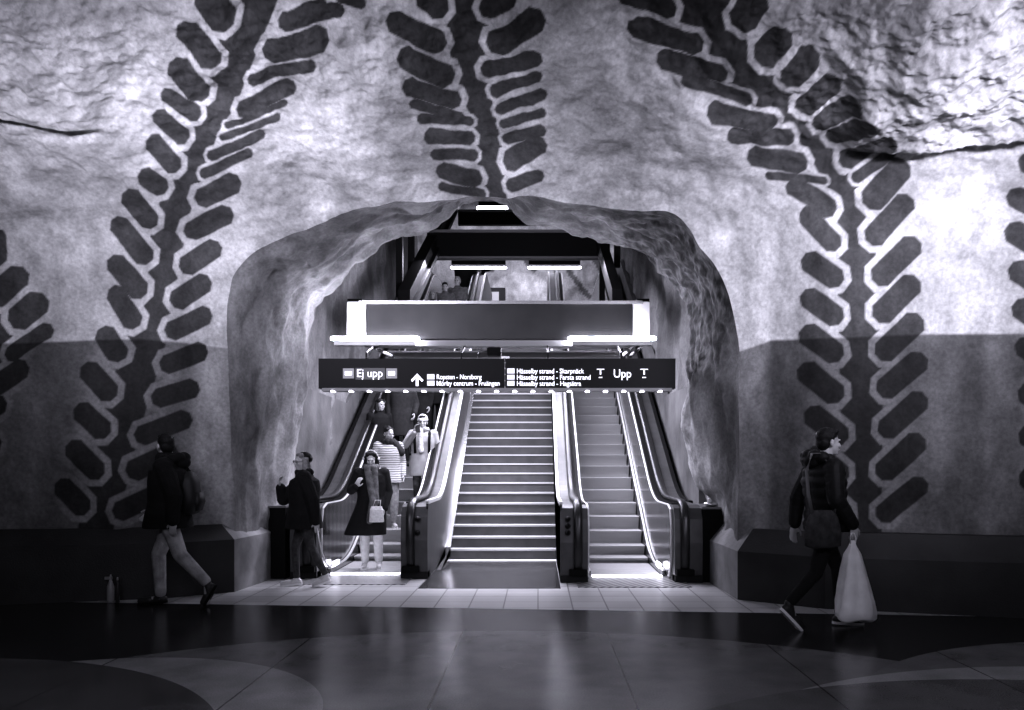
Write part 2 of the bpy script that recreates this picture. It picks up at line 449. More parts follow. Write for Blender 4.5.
def build_wall():
    us = np.concatenate([np.arange(-12, -6.5, 0.12), np.arange(-6.5, 5.5, 0.0125), np.arange(5.5, 9.6, 0.12)])
    v_hi = np.interp(5.75, _zz[:np.argmax(_zz)], _vv[:np.argmax(_zz)])
    vs = np.concatenate([np.arange(0.02, v_hi, 0.0125), np.arange(v_hi, _vv[-1], 0.12)])
    U, Vg = np.meshgrid(us, vs); nr, nc = U.shape; u = U.ravel().copy(); v = Vg.ravel().copy()
    ins = np.zeros(u.shape, bool)
    cand = (u > au.min() - 0.1) & (u < au.max() + 0.1) & (v < av.max() + 0.1)
    k = np.where(cand)[0]; ins[k] = inside_poly(u[k], v[k], np.concatenate([au, [au[-1], au[0]]]), np.concatenate([av, [-1, -1]]))
    I = ins.reshape(nr, nc); cnt = I[:-1, :-1].astype(int) + I[:-1, 1:] + I[1:, 1:] + I[1:, :-1]
    keep = cnt < 4; mixed = keep & (cnt > 0)
    mv = np.zeros((nr, nc), bool)
    for a, b in ((0, 0), (0, 1), (1, 0), (1, 1)): mv[a:nr - 1 + a, b:nc - 1 + b] |= mixed
    sn = np.where((mv & I).ravel())[0]
    ax, ay = au[:-1], av[:-1]; bx, by = au[1:] - ax, av[1:] - ay; LL = bx * bx + by * by + 1e-12
    for ch in np.array_split(sn, max(1, len(sn) // 500)):
        t = np.clip(((u[ch, None] - ax) * bx + (v[ch, None] - ay) * by) / LL, 0, 1)
        qx = ax + t * bx; qy = ay + t * by; d = (qx - u[ch, None]) ** 2 + (qy - v[ch, None]) ** 2; j = d.argmin(1); r = np.arange(len(ch))
        u[ch], v[ch] = qx[r, j], qy[r, j]
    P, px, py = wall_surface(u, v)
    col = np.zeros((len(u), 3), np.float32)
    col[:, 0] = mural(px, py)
    up = np.clip((150 - py) / 100, 0, 1); rgt = np.clip((px - 760) / 100, 0, 1) * np.clip((165 - py) / 20, 0, 1)
    low = np.clip((py - 345) / 20, 0, 1)
    col[:, 1] = np.clip(0.35 + 0.6 * up + 0.4 * rgt - 0.15 * low, 0, 1)
    # weak light at the vault's top painted in as darkening, and bare grey rock on the upper right
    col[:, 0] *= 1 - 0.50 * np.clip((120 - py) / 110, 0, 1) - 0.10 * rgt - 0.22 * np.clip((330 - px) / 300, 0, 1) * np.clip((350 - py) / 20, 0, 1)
    # lighter plaster column right of the dark dado's start and stained streaks on the dado
    zcut = int(np.searchsorted(vs, np.interp(5.16, _zz[:np.argmax(_zz)], _vv[:np.argmax(_zz)])))
    kw = keep.copy(); kw[zcut:] = False; kc = keep.copy(); kc[:zcut] = False
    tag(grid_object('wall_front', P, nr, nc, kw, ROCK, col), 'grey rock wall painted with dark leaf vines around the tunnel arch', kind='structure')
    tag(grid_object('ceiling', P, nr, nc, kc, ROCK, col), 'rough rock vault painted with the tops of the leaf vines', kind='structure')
build_wall()

# ---- tunnel: lip and bored rock behind the arch
SLOPE = math.tan(R(30))
def build_tunnel():
    r0, _, _ = wall_surface(au, av)
    YI = 10.9
    r1 = np.stack([(INNERD[:, 0] - CX) * YI / CF, np.full(NA, YI), EYE - (INNERD[:, 1] - CH) * YI / CF], -1)
    def grow(r, Y, lx, rx, dz):
        q = r1.copy(); t = np.linspace(0, 1, NA)
        q[:, 1] = Y; q[:, 2] = q[:, 2] + dz * np.clip((q[:, 2] + 0.2) / 3, 0, 1)
        q[:, 0] = np.where(q[:, 0] < -0.5, np.minimum(q[:, 0] - 0.28, q[:, 0]) , q[:, 0] + 0.28)
        q[:, 0] = np.clip(q[:, 0], lx, rx)
        left = t < 0.30; right = t > 0.70
        return q
    rings = [r0 + np.array([0, 0.0, 0])]
    # swelling lip between the two edges
    n = 26
    for i in range(1, n + 1):
        s = i / n; e = 1 - (1 - s) ** 1.7
        q = r0 * (1 - s) + r1 * s
        q[:, 0] = r0[:, 0] * (1 - e) + r1[:, 0] * e; q[:, 2] = r0[:, 2] * (1 - e) + r1[:, 2] * e
        rings.append(q)
    # behind the lip the tunnel opens a little and climbs with the stairs
    far = [(11.2, 0.22, 0.3), (11.8, 0.40, 0.8), (12.6, 0.5, 1.5)] + [(Y, 0.5, 1.5 + (Y - 12.6) * SLOPE) for Y in np.arange(13.0, 23.0, 0.28)]
    cx = -0.65; cz = 1.5
    for Y, g, dz in far:
        q = r1.copy(); dirx = q[:, 0] - cx
        tgt = np.where(dirx < 0, -3.42, 2.34)
        k = min(1, g / 0.5)
        sidew = np.clip((4.4 - r1[:, 2]) / 1.5, 0, 1)                # straight side walls, arched crown
        q[:, 0] = q[:, 0] + (np.where(sidew > 0, tgt * sidew + (cx + dirx * 1.22) * (1 - sidew), cx + dirx * 1.22) - q[:, 0]) * k
        q[:, 1] = Y
        q[:, 2] = r1[:, 2] + dz * np.clip((r1[:, 2] - 0.0) / 2.5, 0, 1) + 0.3 * k * (1 - sidew)
        rings.append(q)
    G = np.stack(rings); nr = len(rings)
    # densify
    sub = []
    for a, b in zip(G[:-1], G[1:]):
        for t in (0, 0.5): sub.append(a * (1 - t) + b * t)
    sub.append(G[-1]); G = np.stack(sub); nr = len(G)
    idx = np.arange(nr) / 2.0
    P = G.reshape(-1, 3)
    # relief
    du = np.gradient(G, axis=1); dv = np.gradient(G, axis=0); nn = np.cross(du, dv); nn /= np.linalg.norm(nn, axis=2)[..., None] + 1e-9
    nn = nn.reshape(-1, 3)
    q = P * np.array([1, 1, 0.42])
    w = np.clip(np.repeat(idx, NA) / 4.0, 0, 1)
    side = np.tile(np.linspace(0, 1, NA), nr)
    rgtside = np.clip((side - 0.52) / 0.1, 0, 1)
    d = 0.13 * fbm(q * 1.1, 3) + 0.08 * ridged(q * 2.0, 3) + (0.03 + 0.025 * rgtside * (1 - np.clip((side - .8) / .1, 0, 1))) * fbm(P * 5.0, 3)
    P = P - nn * (d * w)[:, None]
    # colour
    lip = np.clip(1 - np.abs(np.repeat(idx, NA) - 13) / 14, 0, 1) > 0
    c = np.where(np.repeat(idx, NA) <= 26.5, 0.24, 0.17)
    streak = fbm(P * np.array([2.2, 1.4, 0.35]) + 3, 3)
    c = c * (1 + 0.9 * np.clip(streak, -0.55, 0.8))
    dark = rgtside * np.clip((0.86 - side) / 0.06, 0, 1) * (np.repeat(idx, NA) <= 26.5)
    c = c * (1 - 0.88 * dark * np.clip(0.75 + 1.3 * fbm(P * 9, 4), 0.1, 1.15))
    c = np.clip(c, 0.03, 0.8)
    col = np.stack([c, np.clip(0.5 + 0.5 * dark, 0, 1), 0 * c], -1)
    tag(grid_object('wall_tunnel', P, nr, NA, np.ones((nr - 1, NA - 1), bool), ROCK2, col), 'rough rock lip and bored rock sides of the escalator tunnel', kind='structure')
build_tunnel()

# ================================================================== FLOOR, PLINTHS
def floor_material():
    m = bpy.data.materials.new('polished_terrazzo'); m.use_nodes = True; nt = m.node_tree; L = nt.links.new
    b = nt.nodes['Principled BSDF']
    tc = nt.nodes.new('ShaderNodeTexCoord'); sx = nt.nodes.new('ShaderNodeSeparateXYZ'); L(tc.outputs['Object'], sx.inputs[0])
    def mth(op, a, c=None):
        k = nt.nodes.new('ShaderNodeMath'); k.operation = op
        for i, q in enumerate((a, c)):
            if q is None: continue
            if isinstance(q, (int, float)): k.inputs[i].default_value = q
            else: L(q, k.inputs[i])
        return k.outputs[0]
    def disc(x, y, r):          # 1 inside
        a = mth('SUBTRACT', sx.outputs[0], x); c = mth('SUBTRACT', sx.outputs[1], y)
        d = mth('SQRT', mth('ADD', mth('MULTIPLY', a, a), mth('MULTIPLY', c, c)))
        return mth('LESS_THAN', d, r)
    def mixv(base, val, fac):   # base + (val-base)*fac
        return mth('ADD', base, mth('MULTIPLY', mth('SUBTRACT', val, base), fac))
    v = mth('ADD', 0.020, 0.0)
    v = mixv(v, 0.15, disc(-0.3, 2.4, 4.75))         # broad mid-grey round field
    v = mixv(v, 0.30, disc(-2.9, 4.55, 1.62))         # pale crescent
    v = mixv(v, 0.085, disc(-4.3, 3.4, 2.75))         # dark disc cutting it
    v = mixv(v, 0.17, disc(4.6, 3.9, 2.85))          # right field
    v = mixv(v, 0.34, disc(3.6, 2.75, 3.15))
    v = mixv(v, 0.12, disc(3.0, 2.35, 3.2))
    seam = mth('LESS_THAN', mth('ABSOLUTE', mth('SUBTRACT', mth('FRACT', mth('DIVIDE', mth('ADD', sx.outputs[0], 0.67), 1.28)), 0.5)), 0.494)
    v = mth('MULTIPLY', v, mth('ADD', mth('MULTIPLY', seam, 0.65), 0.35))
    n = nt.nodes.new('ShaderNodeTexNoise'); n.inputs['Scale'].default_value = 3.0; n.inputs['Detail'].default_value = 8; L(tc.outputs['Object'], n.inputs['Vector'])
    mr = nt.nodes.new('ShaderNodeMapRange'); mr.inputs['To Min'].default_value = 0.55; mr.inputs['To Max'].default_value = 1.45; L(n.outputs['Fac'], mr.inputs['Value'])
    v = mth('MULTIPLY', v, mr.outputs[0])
    n3 = nt.nodes.new('ShaderNodeTexNoise'); n3.inputs['Scale'].default_value = 90; L(tc.outputs['Object'], n3.inputs['Vector'])
    mr3 = nt.nodes.new('ShaderNodeMapRange'); mr3.inputs['To Min'].default_value = 0.6; mr3.inputs['To Max'].default_value = 1.4; L(n3.outputs['Fac'], mr3.inputs['Value'])
    v = mth('MULTIPLY', v, mr3.outputs[0])
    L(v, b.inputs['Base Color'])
    mr2 = nt.nodes.new('ShaderNodeMapRange'); mr2.inputs['To Min'].default_value = 0.15; mr2.inputs['To Max'].default_value = 0.27; L(n.outputs['Fac'], mr2.inputs['Value'])
    L(mr2.outputs[0], b.inputs['Roughness']); b.inputs['Specular IOR Level'].default_value = 0.5
    return m
def tile_material():
    m = mat('pale_tiles', 0.36, 0.32, spec=0.5)
    nt = m.node_tree; b = nt.nodes['Principled BSDF']; L = nt.links.new
    tc = nt.nodes.new('ShaderNodeTexCoord'); br = nt.nodes.new('ShaderNodeTexBrick')
    br.offset = 0.0; br.inputs['Scale'].default_value = 1.0; br.inputs['Brick Width'].default_value = 0.36; br.inputs['Row Height'].default_value = 0.36
    br.inputs['Mortar Size'].default_value = 0.008; br.inputs['Color1'].default_value = (0.50, 0.50, 0.50, 1); br.inputs['Color2'].default_value = (0.42, 0.42, 0.42, 1)
    br.inputs['Mortar'].default_value = (0.13, 0.13, 0.13, 1)
    L(tc.outputs['Object'], br.inputs['Vector']); L(br.outputs['Color'], b.inputs['Base Color'])
    return m

def edge_y(x): return 8.20 - 0.085 * x
bm = B()
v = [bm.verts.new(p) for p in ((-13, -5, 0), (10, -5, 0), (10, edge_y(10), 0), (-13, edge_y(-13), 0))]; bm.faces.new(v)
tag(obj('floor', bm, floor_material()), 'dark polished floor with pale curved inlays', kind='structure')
bm = B()
v = [bm.verts.new(p) for p in ((-13, edge_y(-13), 0.0), (10, edge_y(10), 0.0), (10, 13, 0.0), (-13, 13, 0.0))]; bm.faces.new(v)
tag(obj('floor_tiles', bm, tile_material()), 'pale floor tiles in front of the escalators', kind='structure')
bm = B(); box(bm, -1.43, 0.27, 9.55, 12.42, -0.05, 0.004)
tag(obj('floor_landing', bm, mat('polished_landing', 0.06, 0.16, var=0.2)), 'smooth grey landing plate at the foot of the stairs', kind='structure')

PLI = mat('plinth_paint', 0.022, 0.55, var=0.3, vscale=3, bump=0.15, bscale=60)
PLS = mat('plinth_side', 0.20, 0.7, var=0.35, vscale=3, bump=0.2, bscale=30)
def plinth(name, line, zb, zt, label, side):
    """a coping swept along a plan line: upright face, sloped shoulder, flat top running into the rock"""
    pts = [Vector((x, y, 0)) for x, y in line]; rows = []
    bm = B()
    prof = [(0, 0), (0, zb), (0.20, zt), (0.75, zt + 0.02)]
    for i, p in enumerate(pts):
        d1 = (pts[i] - pts[i - 1]).normalized() if i else (pts[1] - pts[0]).normalized()
        d2 = (pts[i + 1] - pts[i]).normalized() if i < len(pts) - 1 else d1
        n1 = Vector((-d1.y, d1.x, 0)); n2 = Vector((-d2.y, d2.x, 0)); n = (n1 + n2)
        n = n / max(0.35, n.dot(n1)); rows.append([bm.verts.new((p.x + n.x * o, p.y + n.y * o, z)) for o, z in prof])
    fs = []
    for a, b in zip(rows, rows[1:]):
        for k in range(len(prof) - 1): fs.append(bm.faces.new((a[k], b[k], b[k + 1], a[k + 1])))
    o = obj(name, bm, PLI); o.data.materials.append(PLS)
    for p in o.data.polygons:
        if side(p.center): p.material_index = 1
    return tag(o, label, kind='structure')
plinth('baseboard_left', [(-12, 7.3), (-8, 7.95), (-5.7, 8.45), (-4.16, 8.85), (-3.53, 9.3), (-3.47, 10.0), (-3.44, 11.0)], 0.61, 0.78,
       'dark stone plinth along the left wall with a pale end at the tunnel', lambda c: c.y > 9.3 and c.x > -3.9)
plinth('baseboard_right', [(2.14, 11.0), (2.16, 9.9), (2.19, 8.78), (2.95, 8.22), (4.7, 7.72), (7, 7.25), (9.5, 6.7)], 0.53, 0.77,
       'dark stone plinth along the right wall with a pale end at the tunnel', lambda c: c.y > 8.8 and c.x < 2.7)
# ================================================================== ESCALATORS AND STAIRS
STEEL = mat('brushed_steel', 0.19, 0.42, 1.0, var=0.15, vscale=6, stretch=(1, 1, 8))
STEEL_D = mat('panel_steel', 0.26, 0.22, 1.0, var=0.15, vscale=5)
STEEL_B = mat('bright_steel', 0.55, 0.25, 0.9)
TRIM = mat('trim_strip', 0.70, 0.35, 0.3)
RUBBER = mat('black_rubber', 0.012, 0.35)
BLACK = mat('black_paint', 0.006, 0.6, spec=0.08)
DARK = mat('dark_paint', 0.016, 0.5, spec=0.15)
LAMP = mat('lit_tube', 0.9, 0.4, emit=85.0)
LAMPS = mat('lit_strip', 0.9, 0.4, emit=7.0)
STEPM = stripe_mat('ribbed_step', 0.52, 0.5, 0.15, 'X', 26, 0.35, 0.55)
COMB = stripe_mat('comb_plate_metal', 0.42, 0.35, 0.3, 'X', 4.2, 0.8, 0.12, rot=(0, 0, R(38)))
TOPZ = 5.8

def esc_path(y0, y1, e0, flat_end=0.9, dz=0.0, step=0.35):
    """(Y,Z) line of the step noses: flat, curving into 30 degrees from e0, flat again at the top"""
    pts = []; ytop = e0 + TOPZ / SLOPE
    y = y0
    while y < y1 + 1e-6:
        r = 0.55                                             # blend half-length
        def soft(t): return 0 if t <= -r else (t if t >= r else (t + r) ** 2 / (4 * r))
        z = SLOPE * (soft(y - e0) - soft(y - ytop))
        pts.append((y, z + dz)); y += 0.12 if (abs(y - e0) < 1.0 or abs(y - ytop) < 1.0) else step
    return pts

def escalator(name, label, xl, xr, e0, yfront, group, outer):
    t = thing(name, label, 'escalator', ((xl + xr) / 2, yfront, 0), 0, group)
    ox, oy = (xl + xr) / 2, yfront
    def put(nm, bm, m, par=t, smooth=False):
        bmesh.ops.translate(bm, verts=list(bm.verts), vec=(-ox, -oy, 0)); return obj(nm, bm, m, par, smooth)
    ytop = e0 + TOPZ / SLOPE
    nose = lambda y: np.interp(y, [p[0] for p in full], [p[1] for p in full])
    full = esc_path(yfront - 0.5, ytop + 3.0, e0, step=0.2)
    # steps: tread slab with a bowed ribbed riser
    k = 0; y = e0 - 0.645
    first = None
    while y < ytop + 0.4:
        z = max(0.016, float(nose(y))); drop = max(0.035, z - float(nose(y - 0.35)) + 0.01)
        bm = B(); n = 5
        prof = [(0.0, z - 0.004), (0.012, z)]
        prof += [(0.43, z), (0.43, z - 0.03)]
        prof += [(0.075 * math.sin(q * math.pi / 2 / n) + 0.015, z - 0.03 - (drop - 0.02) * (q / n)) for q in range(n, -1, -1)]
        prism_x(bm, [(y + a, b) for a, b in prof], xl + 0.01, xr - 0.01)
        s = put('step', bm, STEPM)
        y += 0.35; k += 1
    # floor plate and comb with its strip of light
    cy = e0 - 1.22
    bm = B(); box(bm, xl - 0.22, xr + 0.22, cy - 0.95, cy, -0.03, 0.008); put('floor_plate', bm, COMB)
    bm = B(); box(bm, xl + 0.01, xr - 0.01, cy - 0.02, cy + 0.62, -0.03, 0.014); put('comb', bm, STEPM)
    bm = B(); box(bm, xl + 0.01, xr - 0.01, cy - 0.09, cy - 0.005, 0.004, 0.022); put('comb_light', bm, LAMPS)
    # dark truss underneath
    bm = B(); ribbon_x(bm, [(p[0], p[1]) for p in full if p[0] > e0 - 1.0], xl - 0.3, xr + 0.3, -0.75, -0.26); put('truss', bm, BLACK)
    for sgn, xe in ((-1, xl), (1, xr)):
        def X(a, b):                                        # offsets outward from the step edge
            return (xe + a, xe + b) if sgn > 0 else (xe - b, xe - a)
        yf = yfront
        line = [p for p in full if p[0] >= e0 - 1.0]
        bal = thing('balustrade', None, None); bal.parent = t
        # skirt
        bm = B(); ribbon_x(bm, [(cy - 0.02, 0)] + line, *X(0.0, 0.035), -0.28, 0.075); put('skirt', bm, STEEL_D, bal)
        bm = B(); ribbon_x(bm, [(cy - 0.02, 0)] + line, *X(0.006, 0.036), 0.075, 0.095); put('skirt_trim', bm, TRIM, bal)
        # inner panel
        top = [(yf + 0.12, 0.0)] + [p for p in full if p[0] > yf + 0.3]
        prof = [(yf + 0.30, 0.02)] + [(p[0], p[1] + 0.10) for p in line] + [(p[0], p[1] + 0.95) for p in reversed(line)] + [(yf + 0.45, 0.95), (yf + 0.24, 0.90), (yf + 0.16, 0.70), (yf + 0.16, 0.30)]
        bm = B(); prism_x(bm, prof, *X(0.045, 0.075)); put('inner_panel', bm, PANEL, bal)
        # trim that outlines the panel
        edge = [(yf + 0.30, 0.03), (yf + 0.17, 0.30), (yf + 0.16, 0.70), (yf + 0.24, 0.90), (yf + 0.42, 0.955)] + [(p[0], p[1] + 0.955) for p in line]
        bm = B(); xm = sum(X(0.045, 0.075)) / 2
        tube(bm, [(xm, a, b) for a, b in edge], 0.017, 8, 0.014, up=(1, 0, 0)); put('panel_trim', bm, TRIM, bal)
        # deck: the boxed body behind the panel
        body = [(yf + 0.02, 0.0), (yf, 0.16), (yf - 0.02, 0.5), (yf, 0.80), (yf + 0.08, 0.93), (yf + 0.25, 0.965)] + [(p[0], p[1] + 0.965) for p in line] + \
               [(p[0], p[1] - 0.2 if p[1] > 0.25 else 0.0) for p in reversed(line)]
        bm = B(); prism_x(bm, body, *X(0.075, 0.42)); put('deck', bm, DECK, bal)
        if sgn == outer: bm = B(); ribbon_x(bm, line, *X(0.42, 0.475), -0.1 + 0.0, 0.985); put('outer_strip', bm, BLACK, bal)
        bm = B(); ribbon_x(bm, [(yf + 0.3, 0)] + line, *X(0.085, 0.165), 0.955, 0.978); put('inner_shadow', bm, BLACK, bal)  # shadow between trim and handrail, built as a black strip
        # handrail runs along the deck, over the nose and down the front
        hx = xe + sgn * 0.20
        hp = [(yf + 0.03, 0.12), (yf - 0.03, 0.22), (yf - 0.055, 0.5), (yf - 0.035, 0.80), (yf + 0.05, 0.955), (yf + 0.25, 1.01)] + [(p[0], p[1] + 1.015) for p in line]
        bm = B(); tube(bm, [(hx, a, b) for a, b in hp], 0.055, 10, 0.032, up=(1, 0, 0)); put('handrail', bm, RUBBER, bal, True)
        # handrail inlet at the foot of the newel
        bm = B(); box(bm, hx - 0.11, hx + 0.11, yf - 0.07, yf + 0.1, 0.09, 0.17); put('handrail_inlet', bm, BLACK, bal)
        bm = B(); box(bm, *X(0.075, 0.42), yf - 0.012, yf + 0.2, 0.0, 0.09); put('newel_base', bm, DARK, bal)
    return t, put

DECK = mat('deck_metal', 0.075, 0.38, 0.35, var=0.2, vscale=5, spec=0.3)
PANEL = stripe_mat('balustrade_panel', 0.34, 0.20, 0.95, 'Y', 1.4, 0.1, 0.75)

E_R = 14.3 - 1.446 / SLOPE; E_L = E_R + 0.22
esc_r, put_r = escalator('escalator', 'escalator right of the stairs with empty ribbed steps', 0.70, 1.64, E_R, 10.02, 'escalators beside the stairs', 1)
esc_l, put_l = escalator('escalator', 'escalator left of the stairs with people riding down', -2.79, -1.85, E_L, 10.36, 'escalators beside the stairs', -1)
def buttons(put, par, xs_zs, y):
    for x, z in xs_zs:
        bm = B(); cap(bm, (x, y + 0.02, z), 0.036, (x, y - 0.02, z), 0.036, 16); o = put('button_ring', bm, DARK, par, True)
        bm = B(); cap(bm, (x, y, z), 0.026, (x, y - 0.035, z), 0.024, 14); put('button', bm, BLACK, o, True)
buttons(put_r, esc_r, [(0.372, 0.80), (0.372, 0.715), (0.372, 0.63)], 10.00)
buttons(put_l, esc_l, [(-1.555, 0.775), (-1.56, 0.60)], 10.34)
# lit skirt lamps near the combs
for put, par, x, y in ((put_r, esc_r, 1.625, 10.65), (put_l, esc_l, -2.775, 10.85)):
    bm = B(); box(bm, x - 0.012, x + 0.012, y, y + 0.28, 0.10, 0.16); put('skirt_lamp', bm, LAMPS, par)

CHEEK = mat('cheek_steel', 0.42, 0.16, 1.0, var=0.1, vscale=4)
# ---- stairs
st = thing('staircase', 'wide straight flight of dark stone stairs between the two escalators', 'stairs', (-0.53, 12.37, 0))
TREAD = mat('stair_stone', 0.44, 0.42, var=0.2, vscale=5, bump=0.1, bscale=60)
NOSE = mat('stair_nosing', 0.55, 0.4, 0.2)
RISER = mat('stair_riser', 0.062, 0.4, var=0.25)
rise, going, ns = 0.1657, 0.272, 35
for k in range(1, ns + 1):
    y = 12.37 + (k - 1) * going; z = k * rise
    bm = B(); box(bm, -1.35 + .53, 0.29 + .53, y - 12.37, y - 12.37 + going + 0.03, z - rise - 0.06, z - 0.012); s = obj('step', bm, RISER, st)
    bm = B(); box(bm, -1.35 + .53, 0.29 + .53, y - 12.37 + 0.02, y - 12.37 + going + 0.02, z - 0.015, z); obj('tread', bm, TREAD, s)
    bm = B(); box(bm, -1.35 + .53, 0.29 + .53, y - 12.37 - 0.012, y - 12.37 + 0.035, z - 0.024, z + 0.002); obj('nosing', bm, NOSE, s)
bm = B(); box(bm, -1.35 + .53, 0.29 + .53, -0.22, -0.01, 0, 0.014); obj('foot_strip', bm, mat('foot_white', 0.8, 0.35), st)
sl = rise / going
for x0, x1 in ((-1.43, -1.352), (0.292, 0.335)):
    prof = [(-1.25, 0.0), (-0.05, 0.06)] + [(0, 0.20)] + [(8.0, 0.20 + 8.0 * sl), (9.4, 0.20 + 9.3 * sl), (9.4, 5.0), (0.4, 0.0)]
    bm = B(); prism_x(bm, prof, x0 + .53, x1 + .53); obj('stringer', bm, STEEL_B, st)
# steel cheeks of the escalators towards the stairs
for put, par, x0, x1, e, yf in ((put_l, esc_l, -1.455, -1.433, E_L, 10.42), (put_r, esc_r, 0.28, 0.292, E_R, 10.08)):
    top = [(p[0], p[1] + 0.99) for p in esc_path(yf, 22.5, e, step=0.3)]
    bm = B(); prism_x(bm, [(yf, 0.0)] + top + [(22.5, 4.6), (13.0, 0.0)], x0, x1); put('cheek_panel', bm, CHEEK, par)
    bm = B(); ribbon_x(bm, [(a, b) for a, b in top], x0 - 0.012, x1 + 0.016, -0.02, 0.025); put('cheek_trim', bm, TRIM, par)

# ---- smooth plaster walls beside the escalators, and the dark end boxes
PLAST = mat('smooth_plaster', 0.11, 0.7, var=0.5, vscale=1.6, bump=0.25, bscale=18)
for nm, x0, x1, e, y0, lab in (('wall_left', -3.46, -3.36, E_L, 11.1, 'smooth grey plaster wall left of the left escalator'), ('wall_right', 2.20, 2.30, E_R, 10.95, 'smooth grey plaster wall right of the right escalator')):
    bm = B(); prism_x(bm, [(y0, 0), (y0, 2.6)] + [(p[0], p[1] + 1.35) for p in esc_path(14.1, 22.4, e, step=0.3)] + [(22.4, 4.5), (13.5, 0)], x0, x1)
    tag(obj(nm, bm, PLAST), lab, kind='structure')
for x0, x1, y, lab in ((2.07, 2.45, 10.05, 'black end box between the right escalator and the rock'), (-3.66, -3.27, 10.35, 'black end box between the left escalator and the rock')):
    t = thing('end_box', lab, 'box', ((x0 + x1) / 2, y + 0.5, 0), 0, 'black end boxes beside the escalators')
    w = (x1 - x0) / 2
    bm = B(); box(bm, -w, w, -0.5, 0.5, 0.0, 0.92); obj('casing', bm, BLACK, t)
    bm = B(); box(bm, -w - 0.01, w + 0.01, -0.51, 0.51, 0.92, 0.945); obj('top_plate', bm, mat('box_top', 0.16, 0.4, 0.5), t)
t = thing('emergency_stop', 'small bright stop switch on top of the right end box', 'switch', (2.2, 10.2, 0.945))
bm = B(); ell(bm, (0, 0, 0.03), (0.10, 0.09, 0.035)); obj('housing', bm, STEEL_B, t, True)
bm = B(); cap(bm, (-0.02, -0.02, 0.05), 0.025, (-0.02, -0.02, 0.085), 0.025, 12); obj('knob', bm, TRIM, t, True)

# ================================================================== FASCIA BEAM, TUBES, SIGN
FAS = mat('satin_fascia', 0.042, 0.42, 1.0, var=0.12, vscale=3)
t = thing('fascia_beam', 'long satin metal box beam spanning the tunnel above the sign', 'beam', (-0.56, 11.2, 3.2))
def loc_box(par, nm, m, x0, x1, y0, y1, z0, z1, o, bevel=0.0):
    bm = B(); box(bm, x0 - o[0], x1 - o[0], y0 - o[1], y1 - o[1], z0 - o[2], z1 - o[2]); return obj(nm, bm, m, par, bevel=bevel)
FO = (-0.56, 11.2, 3.2)
loc_box(t, 'front_panel', FAS, -2.40, 1.32, 11.20, 11.26, 3.24, 3.72, FO)
loc_box(t, 'core', DARK, -2.6, 1.5, 11.27, 11.55, 3.26, 3.70, FO)
loc_box(t, 'top_edge', STEEL_B, -2.50, 1.46, 11.16, 11.56, 3.72, 3.765, FO)
loc_box(t, 'bottom_rail', mat('rail_grey', 0.22, 0.5), -2.44, 1.30, 11.14, 11.3, 3.13, 3.21, FO)
for x0, x1 in ((-2.67, -2.41), (1.33, 1.56)):
    loc_box(t, 'end_cap', mat('pale_metal', 0.62, 0.45, 0.2), x0, x1, 11.17, 11.56, 3.22, 3.755, FO, 0.01)
for x0, x1 in ((-2.67, -2.46), (1.38, 1.56)):
    loc_box(t, 'bracket', BLACK, x0, x1, 11.2, 11.3, 3.757, 3.80, FO)
loc_box(t, 'rear_rail', mat('rail_grey', 0.22, 0.5), -2.25, 1.25, 11.9, 12.02, 3.07, 3.17, FO)
loc_box(t, 'rear_rail', DARK, -2.25, 1.25, 11.6, 11.9, 3.20, 3.26, FO)
for xa, xb in ((-2.45, -1.95), (1.40, 1.12), (1.52, 1.24)):
    bm = B(); tube(bm, [(xa - FO[0], 11.5 - FO[1], 3.2 - FO[2]), (xb - FO[0], 10.75 - FO[1], 2.93 - FO[2])], 0.022, 8); obj('strut', bm, mat('strut_grey', 0.06, 0.6, spec=.1), t)

LAMPF = mat('lit_tube_far', 0.9, 0.4, emit=20.0)
def tube_lamp(x0, x1, y, z, label, group, drop=0.055, hous=DARK, r=0.028):
    t = thing('tube_lamp', label, 'lamp', ((x0 + x1) / 2, y, z), 0, group); h = (x1 - x0) / 2
    bm = B(); cap(bm, (-h, 0, 0), r, (h, 0, 0), r, 12); obj('lamp_tube', bm, LAMP if drop > 0 else LAMPF, t, True)
    bm = B(); box(bm, -h * 0.94, h * 0.94, -0.05, 0.05, -drop - 0.045, -drop + 0.01) if drop > 0 else box(bm, -h, h, -0.07, 0.07, -drop, -drop + 0.12)
    obj('lamp_housing', bm, hous, t)
    return t
tube_lamp(-2.83, -1.66, 11.02, 3.215, 'lit tube lamp at the left end of the fascia beam', 'tube lamps on the fascia beam', 0.055, STEEL)
tube_lamp(0.44, 1.60, 11.02, 3.215, 'lit tube lamp at the right end of the fascia beam', 'tube lamps on the fascia beam', 0.055, STEEL)

def font_mesh(s, size=1.0):
    cu = bpy.data.curves.new('lettering', 'FONT'); cu.body = s; cu.size = size; cu.extrude = 0.0; cu.offset = 0.006
    o = bpy.data.objects.new('lettering', cu); C.objects.link(o)
    dg = bpy.context.evaluated_depsgraph_get(); dg.update()
    me = bpy.data.meshes.new_from_object(o.evaluated_get(dg)); bpy.data.objects.remove(o); bpy.data.curves.remove(cu)
    return me
SIGN = mat('sign_black', 0.010, 0.5, spec=0.15)
WHITE = mat('sign_white', 0.9, 0.5, emit=1.5)
MARK = mat('marker_white', 0.8, 0.5, emit=0.55)
LED = mat('display_white', 0.9, 0.5, emit=1.1)
DIM = mat('display_dim', 0.2, 0.5, emit=0.16)
SY = 10.4; SS = SY / CF
sg = thing('direction_sign', 'long black overhead direction sign with white station names above the stairs', 'sign', (-0.55, SY, 2.45))
def sx(px): return (px - CX) * SS + 0.55
def sz(py): return EYE - (py - CH) * SS - 2.45
